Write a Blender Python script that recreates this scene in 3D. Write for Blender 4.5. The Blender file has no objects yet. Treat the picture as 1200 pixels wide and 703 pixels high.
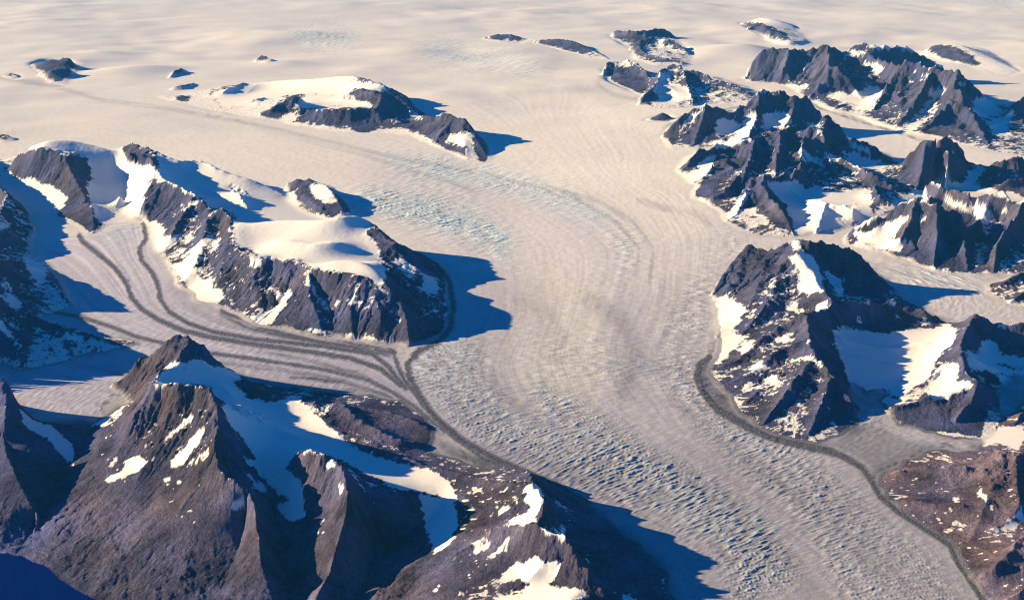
import bpy, math, time
import numpy as np
T0 = time.time()
def log(*a): print('[%.1fs]' % (time.time() - T0), *a, flush=True)

# ------------------------------------------------------------------ camera
CAM_H = 9500.0
PITCH = math.radians(19.15)
FOC = 1448.0                      # focal length in pixels of the 1200 px wide photograph
sc = bpy.context.scene
cam_d = bpy.data.cameras.new('camera')
cam = bpy.data.objects.new('camera', cam_d)
sc.collection.objects.link(cam)
cam.location = (0, 0, CAM_H)
cam.rotation_euler = (math.radians(90) - PITCH, 0, 0)
cam_d.sensor_fit = 'HORIZONTAL'
cam_d.sensor_width = 36
cam_d.lens = 36 * FOC / 1200
cam_d.clip_start = 50
cam_d.clip_end = 900000
sc.camera = cam

# ------------------------------------------------------------------ light
SUN_EL = math.radians(17.0)
SUN_TO = math.radians(8.0)        # how far the shadows turn towards the camera from straight right
SUN_STRENGTH = 5.0
SKY_STRENGTH = 0.06
SKY_TINT = (0.01, 0.44, 0.84, 1)
EXPOSURE = 1.57
w = bpy.data.worlds.new('World'); sc.world = w; w.use_nodes = True
nt = w.node_tree; nt.nodes.clear()
sky = nt.nodes.new('ShaderNodeTexSky'); sky.sky_type = 'NISHITA'; sky.sun_disc = False
# unit vector towards the sun
sx, sy, sz = -math.cos(SUN_TO) * math.cos(SUN_EL), math.sin(SUN_TO) * math.cos(SUN_EL), math.sin(SUN_EL)
sky.sun_elevation = SUN_EL
sky.sun_rotation = math.atan2(sx, sy)
sky.altitude = 1500; sky.air_density = 1.0; sky.dust_density = 0.2; sky.ozone_density = 4.0
hs = nt.nodes.new('ShaderNodeMix'); hs.data_type = 'RGBA'; hs.blend_type = 'MULTIPLY'; hs.inputs[0].default_value = 1.0; hs.inputs[7].default_value = SKY_TINT
bg = nt.nodes.new('ShaderNodeBackground'); bg.inputs['Strength'].default_value = SKY_STRENGTH
wo = nt.nodes.new('ShaderNodeOutputWorld')
nt.links.new(sky.outputs[0], hs.inputs[6]); nt.links.new(hs.outputs[2], bg.inputs[0]); nt.links.new(bg.outputs[0], wo.inputs[0])
sun_d = bpy.data.lights.new('sun', 'SUN'); sun_d.energy = SUN_STRENGTH; sun_d.angle = math.radians(0.5)
sun_d.color = (1.0, 0.745, 0.38)
sun = bpy.data.objects.new('sun', sun_d); sc.collection.objects.link(sun)
from mathutils import Vector
sun.rotation_euler = Vector((sx, sy, sz)).to_track_quat('Z', 'Y').to_euler()
sun.location = (-30000, 0, 20000)
sc.view_settings.view_transform = 'Standard'; sc.view_settings.look = 'None'
sc.view_settings.exposure = EXPOSURE; sc.view_settings.gamma = 1.0
sc.view_settings.use_curve_mapping = False
sc.cycles.pixel_filter_type = 'BLACKMAN_HARRIS'; sc.cycles.filter_width = 1.15
try: sc.cycles.denoising_prefilter = 'NONE'
except Exception: pass
sc.cycles.max_bounces = 4; sc.cycles.diffuse_bounces = 2; sc.cycles.volume_bounces = 0

# ------------------------------------------------------------------ ground coordinates from sight lines
CP, SP = math.cos(PITCH), math.sin(PITCH)
def ground(px, py, h=0.0):
    """point of height h seen at (px, py) of the photograph"""
    u = (px - 600.0) / FOC; v = (351.5 - py) / FOC
    dx, dy, dz = u, CP + v * SP, -SP + v * CP
    t = (CAM_H - h) / -dz
    return dx * t, dy * t
# log-polar grid round the foot of the camera: equal cells in bearing and ln(distance)
TH0, TH1 = -0.60, 0.53
LR0, LR1 = math.log(12600.0), math.log(118000.0)
DS = 0.0015                       # solving grid
NC = int((TH1 - TH0) / DS) + 1; NR = int((LR1 - LR0) / DS) + 1
def gcell(x, y):
    return (np.arctan2(x, y) - TH0) / DS, (np.log(np.hypot(x, y)) - LR0) / DS
def pts(line, dens=True):
    """photo polyline [(px,py[,h])...] -> cell columns, rows, heights (densified)"""
    P = [(*ground(p[0], p[1], p[2] if len(p) > 2 else 0.0), p[2] if len(p) > 2 else 0.0) for p in line]
    if not dens:
        a = np.array(P); c, r = gcell(a[:, 0], a[:, 1]); return c, r, a[:, 2]
    out = []
    for a, b in zip(P[:-1], P[1:]):
        c0, r0 = gcell(a[0], a[1]); c1, r1 = gcell(b[0], b[1])
        n = int(max(abs(c1 - c0), abs(r1 - r0)) * 2) + 2
        t = np.linspace(0, 1, n)
        out.append(np.stack([c0 + (c1 - c0) * t, r0 + (r1 - r0) * t, a[2] + (b[2] - a[2]) * t], 1))
    o = np.concatenate(out); return o[:, 0], o[:, 1], o[:, 2]
def polymask(line, shape, scale=1.0):
    """filled polygon on the solving grid (even-odd, scanline)"""
    c, r, _ = pts(list(line) + [line[0]], dens=False)
    c = c * scale; r = r * scale
    nr, nc = shape; m = np.zeros(shape, bool)
    r0 = max(0, int(r.min())); r1 = min(nr - 1, int(r.max()) + 1)
    for row in range(r0, r1 + 1):
        y = row + 0.001; xs = []
        for i in range(len(c) - 1):
            if (r[i] > y) != (r[i + 1] > y):
                xs.append(c[i] + (y - r[i]) / (r[i + 1] - r[i]) * (c[i + 1] - c[i]))
        xs.sort()
        for a, b in zip(xs[::2], xs[1::2]):
            a = max(0, int(math.ceil(a))); b = min(nc - 1, int(math.floor(b)))
            if b >= a: m[row, a:b + 1] ^= True
    return m
def blur(a, s):
    """separable gaussian blur by fft-free box passes"""
    k = int(max(1, round(s)))
    for _ in range(3):
        for ax in (0, 1):
            p = np.pad(a, [(k, k) if i == ax else (0, 0) for i in (0, 1)], mode='edge')
            cs = np.cumsum(p, axis=ax, dtype=np.float64)
            z = np.zeros_like(np.take(cs, [0], axis=ax)); cs = np.concatenate([z, cs], axis=ax)
            n = a.shape[ax]
            hi = np.take(cs, np.arange(2 * k + 1, 2 * k + 1 + n), axis=ax); lo = np.take(cs, np.arange(0, n), axis=ax)
            a = ((hi - lo) / (2 * k + 1)).astype(np.float32)
    return a
# ------------------------------------------------------------------ noise
def _hash(ix, iy, seed):
    h = (ix.astype(np.uint32) * np.uint32(374761393) + iy.astype(np.uint32) * np.uint32(668265263) + np.uint32(seed * 974711 + 12345))
    h = (h ^ (h >> np.uint32(13))) * np.uint32(1274126177)
    return h ^ (h >> np.uint32(16))
_ang = np.linspace(0, 2 * np.pi, 256, endpoint=False); _gx = np.cos(_ang).astype(np.float32); _gy = np.sin(_ang).astype(np.float32)
def perlin(x, y, seed=0):
    fx = np.floor(x); fy = np.floor(y); ix = fx.astype(np.int64); iy = fy.astype(np.int64)
    x = (x - fx).astype(np.float32); y = (y - fy).astype(np.float32)
    u = x * x * x * (x * (x * 6 - 15) + 10); v = y * y * y * (y * (y * 6 - 15) + 10)
    def g(dx, dy):
        k = _hash(ix + dx, iy + dy, seed) & np.uint32(255)
        return _gx[k] * (x - dx) + _gy[k] * (y - dy)
    a = g(0, 0); b = g(1, 0); a = a + u * (b - a); c = g(0, 1); d = g(1, 1); c = c + u * (d - c)
    return (a + v * (c - a)) * 1.5
def fbm(x, y, lam, octs, seed=0, gain=0.5, ridged=False):
    s = 0; a = 1.0; tot = 0
    for o in range(octs):
        n = perlin(x / lam, y / lam, seed + o * 17)
        if ridged: n = 1 - 2 * np.abs(n)
        s = s + a * n; tot += a; a *= gain; lam *= 0.5
    return s / tot
# ------------------------------------------------------------------ the landforms, traced as ground outlines and crest lines
# outline: foot of the mountain at ice level; crest lines carry heights in metres above the ice
LAND = {}
SCALE = {'great_peak': 1.2, 'edge_peak': 1.2, 'dome_mountain': 1.18, 'back_range': 2.0, 'middle_crest': 1.3, 'west_dome': 1.3, 'shaded_giant': 1.15, 'ring_nunatak': 1.3, 'right_headland': 1.38, 'right_basin_ridge': 1.38,
         'brown_corner_hill': 1.3, 'snow_back_ridge': 1.75, 'left_far_nunatak': 1.5, 'far_nunatak': 1.5, 'double_nunatak': 1.5, 'upper_nunatak': 1.7, 'snow_dome_nunatak': 1.5, 'small_outcrops': 1.2, 'little_nunatak': 1.5}
def land(key, label, outline, *lines, snow=0.0, tone=(1, 1, 1)):
    up_ = SCALE.get(key, 1.7 if min(p[0] for p in outline) > 700 and max(p[1] for p in outline) < 345 else 1.3)
    lines = [[(a, b, h * (up_ if h > 0 else 1.0)) for a, b, h in l] for l in lines]
    LAND[key] = dict(label=label, outline=outline, lines=lines, snow=snow, tone=tone)

land('west_dome', 'snow capped mountain with a brown rock wall, at the left above the striped valley glacier',
  [(0,190),(20,182),(60,180),(110,184),(150,188),(165,200),(152,262),(130,262),(112,274),(104,279),(94,272),(84,263),(66,256),(50,240),(30,228),(8,214),(-5,205)],
  [(12,200,150),(14,190,330),(24,180,560),(38,174,820),(50,174,880),(64,177,830),(75,182,760),(83,200,560),(92,217,420),(105,235,260),(109,255,110),(109,272,20)],
  [(35,168,880),(50,162,1000),(62,158,1060),(85,159,1000),(110,167,850),(125,173,760),(137,170,790),(150,170,820)],
  [(82,182,780),(100,186,600),(110,200,350),(98,212,300)],
  [(100,225,250),(105,240,150)],
  [(140,262,0),(150,240,60),(150,220,130),(146,205,240),(135,190,430)],
  [(140,228,330),(138,232,230)],
  snow=0.05)
land('middle_crest', 'long dark mountain crest with snow streaks, between two snow bowls left of centre',
  [(130,188),(160,188),(200,192),(250,200),(300,214),(340,232),(345,262),(262,300),(262,350),(258,362),(240,358),(222,347),(205,327),(190,306),(182,288),(175,268),(168,258),(150,250)],
  [(150,170,820),(157,168,860),(170,172,850),(190,180,800),(212,188,690),(232,186,620),(250,191,640),(262,197,560),(290,206,440),(312,214,300),(330,225,150)],
  [(146,178,760),(160,180,840),(172,181,830),(180,190,800),(187,198,750),(190,207,700),(205,216,690),(225,226,660),(241,237,640),(250,250,660),(257,246,720),(264,246,760),(272,256,740)],
  [(187,203,700),(178,214,600),(171,228,450),(168,240,300),(172,252,150),(177,262,40)],
  [(245,243,650),(243,262,560),(235,285,400),(225,310,240),(215,332,70)],
  [(270,258,720),(270,275,650),(262,297,500),(258,320,300),(254,345,80)],
  [(225,232,640),(215,250,500),(203,268,330),(193,288,120)],
  [(255,262,520),(248,290,330),(240,315,180),(232,340,40)],
  [(155,185,640),(168,200,520),(165,215,380),(155,235,200)],
  [(212,208,380),(235,217,290),(262,228,250),(285,233,280)],
  [(272,222,330),(280,226,340),(290,238,300)],
  snow=0.05)
land('dome_mountain', 'broad snow dome mountain with steep dark walls and a long shadow on the main glacier',
  [(262,262),(300,232),(345,240),(385,262),(437,287),(460,292),(480,295),(500,301),(515,308),(524,322),(529,345),(529,375),(520,392),(503,401),(480,407),(462,404),(430,401),(400,397),(365,394),(345,389),(325,384),(303,382),(290,377),(275,369),(262,363),(250,357),(255,320)],
  [(272,258,740),(290,260,780),(315,256,830),(345,255,880),(380,256,960),(405,252,1020),(420,249,920),(434,258,830),(442,266,770),(452,279,720),(465,285,690),(478,292,560),(495,298,360),(512,308,200),(520,322,90)],
  [(272,262,740),(274,285,700),(279,294,650),(290,300,660),(301,304,700),(318,303,730),(332,306,740),(346,305,740),(362,314,760),(372,316,760),(386,318,800),(402,320,820),(418,322,830),(432,328,780),(441,334,720),(450,338,660)],
  [(380,306,850),(395,303,900),(412,302,910),(430,308,890),(445,318,820),(450,330,760),(458,340,670),(468,350,520),(474,365,400),(478,385,230),(480,403,40)],
  [(442,300,800),(455,312,640),(470,325,470),(490,345,260),(508,368,90)],
  [(460,288,660),(480,305,450),(500,325,250),(515,345,70)],
  [(480,300,470),(500,320,230)],
  [(281,296,660),(290,312,540),(300,335,360),(304,355,190),(298,375,30)],
  [(346,306,730),(352,325,580),(350,345,400),(340,360,240),(332,378,60)],
  [(338,338,330),(325,358,160),(309,379,10)],
  [(318,310,560),(322,335,360),(318,355,190)],
  [(362,316,720),(362,340,520),(368,360,350),(378,388,50)],
  [(366,325,600),(375,342,420),(384,360,270),(390,388,30)],
  [(400,324,740),(405,345,560),(410,368,340),(412,392,60)],
  [(432,332,720),(440,350,560),(447,372,350),(450,396,50)],
  [(325,280,790),(370,285,830),(400,280,860)],
  snow=0.0)
land('ring_nunatak', 'small ring shaped rock crest round a snow hollow, on the ice left of centre',
  [(335,222),(345,213),(370,212),(392,220),(402,236),(414,252),(440,270),(437,287),(385,262),(345,238)],
  [(337,213,170),(348,210,300),(358,212,310),(370,210,400),(380,213,400),(390,225,340),(396,235,280),(403,245,180),(409,252,60)],
  [(348,216,230),(353,226,200),(362,232,200),(370,240,190),(380,244,160),(388,252,60)],
  [(365,222,230),(380,232,200)],
  snow=0.25)
land('shaded_giant', 'huge mountain side wholly in blue shadow, running out at the left edge',
  [(-220,150),(-60,190),(-5,214),(18,232),(34,252),(42,268),(38,290),(48,304),(66,312),(76,335),(90,360),(70,366),(48,372),(75,384),(110,392),(145,396),(166,404),(145,409),(120,413),(82,423),(50,431),(30,436),(0,428),(-220,460)],
  [(-150,130,900),(-80,165,800),(-40,195,700),(-10,216,560),(8,226,460),(20,238,330),(30,250,210),(37,266,100),(38,275,30)],
  [(8,226,460),(0,246,480),(-8,268,540),(-11,285,360),(-14,308,900),(-20,330,540),(-28,352,980),(-42,388,800),(-60,430,400)],
  [(-8,268,540),(12,275,330),(28,282,150),(38,288,20)],
  [(-14,308,900),(8,304,620),(28,306,400),(48,316,230),(68,336,110),(88,359,10)],
  [(-28,352,980),(0,352,640),(25,364,400),(60,378,220),(100,389,130),(135,398,80),(163,404,10)],
  [(0,330,480),(25,338,230),(45,352,90),(60,366,10)],
  [(25,364,400),(28,385,250),(25,410,120),(30,432,10)],
  [(75,382,190),(80,400,110),(82,420,10)],
  [(-10,380,560),(5,400,250),(0,422,40)],
  snow=0.12)
land('edge_peak', 'steep dark peak cut by the left edge, above the blue fjord water',
  [(-200,470),(-40,462),(2,462),(16,474),(28,484),(45,492),(75,494),(110,492),(118,500),(110,520),(80,556),(58,592),(38,612),(30,640),(20,650),(-200,650)],
  [(-80,440,700),(-10,446,560),(5,445,540),(11,452,500),(8,470,400),(4,500,300),(8,530,150),(20,560,0),(34,585,-180),(44,602,-330),(40,618,-450),(30,634,-560)],
  [(11,452,500),(18,465,300),(30,482,110),(40,491,10)],
  [(5,520,0),(20,545,-60)],
  [(-40,520,50),(-60,600,-350)],
  [(-100,640,-600),(0,641,-590),(22,642,-590)],
  snow=-0.35, tone=(0.92,0.95,1.1))
land('great_peak', 'great grey pyramid mountain with snow patches, towering above the fjord in the foreground',
  [(130,452),(148,440),(170,430),(200,428),(235,424),(258,432),(274,440),(300,447),(360,456),(420,462),(470,468),(500,488),(510,500),(510,516),(505,530),(530,536),(555,545),(600,545),(618,550),(650,570),(700,598),(740,630),(778,665),(800,720),(820,900),(-230,900),(-230,640),(20,650),(30,640),(38,612),(58,592),(80,556),(110,520),(118,500),(108,492),(120,486),(150,468),(138,460)],
  # crest of the far summit and its way to the main crest
  [(131,450,40),(140,445,120),(150,440,200),(160,425,380),(168,413,490),(174,417,460),(182,412,560),(192,403,690),(200,398,760),(208,392,830),(215,394,820),(222,393,830),(230,401,740),(240,404,680),(250,416,480),(262,427,300),(272,434,160),(281,438,40)],
  [(222,394,820),(216,408,790),(208,420,790),(200,425,810),(190,430,800),(184,440,790),(178,449,800)],
  [(176,450,800),(186,449,830),(196,450,860),(206,450,900),(215,455,880),(224,449,940),(234,450,980),(245,452,1010)],
  [(245,453,1010),(252,470,900),(256,485,800),(256,500,740),(252,520,640),(254,540,540),(262,556,470),(275,563,420),(290,572,370),(298,590,270),(302,620,100),(306,660,-110),(320,703,-330)],
  # far ridge of the snow basin
  [(225,412,740),(245,430,560),(262,436,390),(285,445,280),(300,462,240),(325,470,225),(345,467,230),(360,472,210),(378,490,175),(395,505,140)],
  [(345,467,230),(375,472,215),(400,472,210),(430,476,160),(455,482,130),(480,490,110),(500,500,50)],
  [(400,472,220),(420,490,200),(445,505,180),(470,515,150),(495,518,70)],
  [(395,505,140),(430,520,120),(470,534,110),(500,545,80),(530,552,70),(560,560,90),(590,565,150),(610,566,300),(625,567,560)],
  # snow basin floor
  [(262,450,480),(285,480,330),(320,500,190),(370,518,120),(420,535,70),(460,550,20),(500,568,-20),(522,580,-90)],
  # left slopes
  [(176,450,800),(168,465,640),(160,482,480),(152,500,330),(147,517,180),(120,550,-40),(98,568,-180),(75,582,-300),(58,596,-400),(48,612,-500),(35,632,-575)],
  [(112,492,-20),(100,515,-160),(78,548,-330),(60,575,-430),(48,600,-510),(38,622,-570),(28,641,-598)],
  [(206,452,890),(200,480,620),(190,510,380),(170,545,140),(150,580,-100),(120,620,-340),(95,655,-520)],
  [(190,453,760),(184,480,520),(178,510,300)],
  [(228,452,900),(222,485,600),(205,530,280),(190,560,60),(170,600,-160)],
  [(254,540,430),(235,560,260),(215,590,60),(200,625,-160),(180,660,-340),(170,700,-480)],
  [(275,563,200),(290,600,-20),(280,640,-220),(260,690,-420)],
  [(0,648,-600),(27,652,-600),(36,658,-600),(54,664,-600),(70,679,-600),(90,692,-600),(112,703,-600),(140,722,-600),(200,758,-620)],
  [(-200,655,-600),(0,648,-600)],
  # shaded gulf right of the pyramid and the block beyond it
  [(275,480,560),(285,520,280),(305,560,0),(322,600,-260),(326,640,-440),(334,680,-560),(340,730,-680)],
  [(350,530,450),(360,529,520),(378,532,560),(395,541,560),(403,555,520),(409,578,430),(404,605,250),(396,635,40),(386,670,-150),(370,700,-330)],
  [(350,530,360),(346,550,230),(352,575,100),(362,600,-60),(352,625,-280)],
  [(350,530,360),(352,522,300)],
  [(395,541,560),(412,553,330),(440,572,80),(470,590,-80)],
  [(520,590,-170),(500,612,-300),(470,630,-370),(440,650,-440),(425,690,-520),(400,730,-620)],
  [(540,602,-20),(530,620,-90),(512,642,-170),(490,655,-230),(465,670,-320),(440,690,-400)],
  [(335,700,-560),(360,690,-480),(400,688,-440),(430,700,-480)],
  # glacier side peak and its cornice
  [(618,551,90),(626,566,540),(632,570,620),(637,582,640),(636,600,620),(628,614,600),(645,618,640),(660,622,640),(667,635,560),(676,655,430),(690,668,330),(705,690,200),(715,720,0)],
  [(628,614,600),(600,612,430),(575,620,300),(545,640,100),(500,670,-200),(470,700,-400)],
  [(600,690,60),(620,672,240),(640,655,330),(660,655,350)],
  [(640,690,330),(670,695,340),(690,700,240)],
  [(590,585,260),(560,600,80),(535,612,-60)],
  snow=0.0, tone=(1.12,1.02,0.92))
land('right_headland', 'jagged dark headland beside the right bank of the main glacier, flecked with snow',
  [(833,350),(838,336),(852,318),(868,306),(890,302),(935,292),(985,298),(1020,312),(1038,325),(1052,340),(1072,356),(1090,366),(1112,378),(1108,390),(1085,392),(1050,393),(1010,394),(985,395),(990,430),(1000,465),(1008,482),(1005,498),(985,512),(965,518),(940,518),(905,509),(885,500),(865,480),(845,460),(830,441),(828,430),(838,418),(842,400),(838,380),(834,365)],
  [(834,343,60),(842,330,220),(853,313,380),(866,298,480),(872,291,560),(880,287,620),(888,292,560),(896,293,560),(908,292,620),(918,286,720),(926,280,800),(934,278,850),(942,282,830),(950,284,830),(965,284,800),(985,288,740),(1000,292,660),(1010,300,540),(1022,314,380),(1035,326,220),(1048,337,50)],
  [(932,279,850),(938,295,760),(945,305,700),(955,313,640),(958,328,600),(968,345,540),(975,355,500),(990,352,470),(1010,354,430),(1030,356,400),(1045,350,430),(1050,349,440),(1062,362,300),(1070,358,340),(1085,366,270),(1100,373,170),(1110,379,60)],
  [(975,355,500),(962,362,520),(945,367,560),(948,385,520),(951,405,480),(958,418,460),(970,432,380),(982,448,290),(995,465,180),(1004,482,60)],
  [(872,291,560),(868,310,420),(858,330,260),(845,345,100)],
  [(900,295,560),(893,320,440),(885,345,310),(870,370,150),(858,385,40)],
  [(925,286,700),(915,310,560),(908,335,430),(900,352,340),(880,378,180)],
  [(912,345,370),(890,372,200),(865,395,50)],
  [(945,367,560),(915,380,400),(890,398,260),(865,420,130),(840,432,30)],
  [(950,395,480),(915,410,320),(880,435,190),(850,450,40)],
  [(956,416,460),(935,440,330),(915,465,200),(895,495,40)],
  [(975,438,340),(965,465,230),(955,490,120),(945,512,20)],
  [(930,425,260),(900,448,150),(875,470,60)],
  [(985,318,300),(978,335,280),(995,330,260)],
  [(840,395,20),(850,375,60),(856,360,120)],
  snow=0.06)
land('right_basin_ridge', 'rock and snow ridge with two sharp points, beside the snow basin near the right edge',
  [(1095,388),(1112,378),(1130,380),(1160,382),(1200,392),(1260,400),(1260,440),(1215,452),(1190,440),(1180,452),(1172,470),(1172,495),(1160,512),(1140,518),(1115,514),(1085,506),(1050,498),(1037,482),(1030,470),(1040,455),(1015,462),(1000,450),(985,430),(975,395),(1010,392),(1050,392)],
  [(1112,378,60),(1125,375,260),(1134,370,440),(1142,365,580),(1150,370,520),(1158,371,520),(1163,377,440),(1172,373,480),(1185,378,440),(1200,374,500),(1240,370,520)],
  [(1142,366,580),(1132,385,500),(1126,400,480),(1126,411,470),(1135,412,470),(1150,418,380),(1165,425,260),(1170,430,150)],
  [(1126,411,470),(1132,430,410),(1142,441,400),(1150,441,400),(1162,446,330),(1170,462,160)],
  [(1142,441,400),(1110,455,290),(1075,466,200),(1050,474,140),(1036,480,30)],
  [(1120,385,340),(1100,410,220),(1085,430,140),(1050,450,60)],
  [(1126,411,470),(1110,425,340),(1090,440,240),(1060,455,120)],
  [(980,392,230),(1010,400,160),(1050,405,150),(1090,398,200)],
  [(990,410,120),(1030,420,90),(1060,425,100)],
  [(1000,440,40),(1015,462,0)],
  [(1150,441,390),(1140,465,260),(1120,490,100)],
  [(1160,400,200),(1180,405,190),(1200,410,190)],
  [(1185,425,90),(1205,430,100)],
  snow=0.22)
land('brown_corner_hill', 'low reddish brown hill with few snow streaks, in the lower right corner',
  [(1027,565),(1033,555),(1045,547),(1065,536),(1085,528),(1110,525),(1125,532),(1140,528),(1150,518),(1165,512),(1172,495),(1215,452),(1300,440),(1300,780),(1180,780),(1165,710),(1150,692),(1130,670),(1122,650),(1115,636),(1090,621),(1060,602),(1035,582)],
  [(1150,535,220),(1165,529,330),(1175,526,400),(1190,530,420),(1215,530,450)],
  [(1175,527,400),(1168,550,300),(1160,575,200),(1150,605,90),(1135,635,20)],
  [(1190,532,410),(1192,560,260),(1196,590,200),(1188,605,120),(1150,628,30)],
  [(1050,552,60),(1080,545,120),(1110,545,170),(1140,550,200),(1165,552,290)],
  [(1060,585,60),(1095,590,100),(1130,590,140)],
  [(1200,625,320),(1180,650,240),(1160,670,140),(1140,672,60)],
  [(1200,625,320),(1240,640,400)],
  [(1200,690,200),(1180,700,120)],
  [(1160,500,10),(1190,495,60),(1200,480,90)],
  snow=-0.22, tone=(1.85,1.42,1.0))
# --- the crowded range on the right
land('nose_mountain', 'dark mountain with a broad rock front and a level snow ledge, right bank of the upper glacier',
  [(790,200),(800,190),(815,178),(850,172),(900,165),(960,150),(1010,166),(1045,184),(1075,200),(1085,215),(1078,238),(1040,252),(1010,262),(1000,266),(980,272),(950,275),(932,281),(900,279),(870,271),(850,259),(843,251),(830,239),(808,231),(815,218),(800,206)],
  [(797,201,30),(806,192,160),(815,181,300),(822,175,380),(838,168,470),(855,161,560),(868,164,540),(885,161,560),(900,155,620),(915,150,650),(935,146,700),(948,150,680),(958,143,760),(970,136,840),(978,142,780),(990,152,640),(1010,163,480),(1030,176,300),(1046,190,120)],
  [(862,204,380),(880,206,400),(895,205,420),(910,204,430),(925,200,450),(935,197,440),(945,205,340)],
  [(895,205,420),(893,215,370),(900,228,300),(912,240,240),(922,255,160),(930,275,30)],
  [(865,206,370),(850,222,230),(835,232,110),(815,229,20)],
  [(880,207,390),(872,230,230),(862,250,90),(852,258,20)],
  [(885,161,560),(880,180,460),(872,204,390)],
  [(915,150,650),(912,175,500),(908,200,430)],
  [(970,137,840),(965,155,640),(968,172,430),(972,186,300),(975,200,190)],
  [(948,150,680),(940,170,520),(938,195,430)],
  [(985,168,300),(1000,172,340),(1012,176,300),(1022,184,180)],
  [(975,182,330),(1000,192,260),(1022,203,330),(1045,212,260),(1068,220,120)],
  [(1010,222,200),(1030,228,250),(1048,236,160),(1060,242,40)],
  [(1022,203,330),(1024,216,180),(1030,228,250)],
  [(925,215,180),(945,240,110),(955,262,60)],
  [(950,225,260),(968,235,300),(985,238,300),(1000,245,250),(1010,250,120)],
  [(968,235,300),(962,250,230),(958,265,130)],
  [(835,190,260),(825,205,140),(812,212,60)],
  snow=0.1)
land('slab_mountain', 'dark slab shaped mountain with thin snow edges, left end of the right-hand range',
  [(774,162),(782,150),(800,140),(830,134),(870,126),(895,118),(935,122),(960,135),(975,142),(960,150),(900,165),(850,172),(815,175),(790,174),(778,169)],
  [(776,158,60),(785,149,240),(795,140,400),(808,129,560),(818,124,660),(828,120,720),(835,123,680),(848,128,560),(858,132,480)],
  [(858,132,480),(872,120,640),(884,113,760),(893,103,880),(900,104,880),(910,108,830),(922,106,860),(935,109,800),(948,117,640),(960,128,420),(970,137,260)],
  [(828,120,720),(825,135,520),(818,155,220),(812,170,40)],
  [(893,104,880),(888,125,600),(884,140,480),(878,152,440),(868,160,500)],
  [(870,150,250),(855,158,180),(845,165,120)],
  [(935,110,780),(930,130,520),(920,145,380)],
  snow=0.1)
land('upper_nunatak', 'cluster of dark crests and snow lobes at the head of the right-hand range',
  [(706,80),(712,76),(735,76),(748,80),(760,86),(800,84),(850,92),(880,105),(895,118),(870,126),(840,122),(800,128),(765,128),(748,124),(752,112),(735,106),(712,96)],
  [(707,88,60),(710,73,330),(720,70,390),(735,70,390),(745,74,360),(755,82,260),(762,92,150),(766,105,60)],
  [(748,122,30),(755,112,200),(762,106,260),(770,112,160),(776,118,20)],
  [(762,106,260),(770,92,380),(775,82,470),(785,76,500),(800,80,470),(820,86,420),(835,92,340),(850,95,300),(865,102,220),(880,108,120)],
  [(800,80,470),(805,95,330),(810,110,220),(812,122,60)],
  [(785,100,250),(800,115,140)],
  snow=0.2)
land('double_nunatak', 'two stepped dark crests standing out of the far ice, above the right-hand range',
  [(716,42),(735,40),(770,40),(790,42),(805,55),(812,68),(800,76),(770,76),(745,70),(738,58),(718,46)],
  [(718,37,220),(730,36,300),(745,37,320),(760,36,340),(775,33,380),(785,36,280),(790,42,120)],
  [(738,58,60),(745,50,260),(752,48,330),(765,44,380),(780,46,380),(795,52,260),(806,62,100)],
  [(745,50,260),(755,62,160),(775,68,140),(800,71,100)],
  snow=0.15)
land('little_nunatak', 'very small dark rock poking out of snow beside the slab shaped mountain',
  [(756,141),(765,138),(780,136),(790,140),(786,144),(765,144)],
  [(760,139,50),(768,137,70),(776,132,180),(783,134,140),(789,139,30)], snow=0.1)
land('far_nunatak', 'dark rock with a snow back, farthest out on the ice sheet at the right',
  [(866,28),(880,24),(900,22),(930,28),(945,48),(925,52),(900,46),(880,36)],
  [(868,29,60),(880,25,220),(892,18,420),(905,21,380),(920,26,260),(928,30,150)],
  [(876,33,120),(890,28,220),(903,38,240),(912,38,230),(922,46,120),(935,50,40)],
  snow=0.25)
land('left_far_nunatak', 'dark blocky rock alone on the pale ice, far at the upper left',
  [(36,76),(50,72),(75,72),(93,76),(90,88),(75,98),(60,98),(48,88)],
  [(39,74,120),(55,72,240),(75,68,360),(84,71,300),(91,78,100)],
  [(46,86,100),(60,84,240),(78,80,280),(88,86,110)], snow=0.1)
land('left_tiny_nunatak', 'tiny dark rock on snow, left of the blocky rock at the upper left',
  [(4,90),(12,86),(20,87),(22,94),(12,95)], [(6,88,50),(15,85,130),(20,90,60)], snow=0.0)
for _k, _o, _l, _t in (('a',[(197,92),(203,85),(212,83),(221,84),(214,88),(204,92)],[(199,90,60),(206,82,200),(213,80,220),(219,83,80)],'short black rock blade in the pale ice, upper left, highest of a group of three'),
                   ('b',[(198,105),(210,102),(228,98),(230,101),(215,105),(202,107)],[(201,103,60),(213,100,130),(227,97,80)],'long thin dark rock blade in the pale ice, middle of a group of three'),
                   ('c',[(205,117),(212,113),(222,113),(222,119),(212,121)],[(207,115,70),(214,112,120),(221,114,60)],'small broken rock in the pale ice, lowest of a group of three'),
                   ('d',[(298,73),(306,68),(315,71),(323,76),(312,77)],[(300,72,60),(307,66,200),(313,69,160),(320,73,60)],'tiny rock crest on the ice far above the snow backed ridge'),
                   ('e',[(-20,164),(0,161),(12,161),(20,164),(5,167)],[(-10,160,100),(0,157,130),(8,158,110),(18,163,30)],'low dark rock at the left edge behind the snow capped mountain')):
    land('blade_' + _k, _t, _o, _l, snow=0.0)
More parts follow.
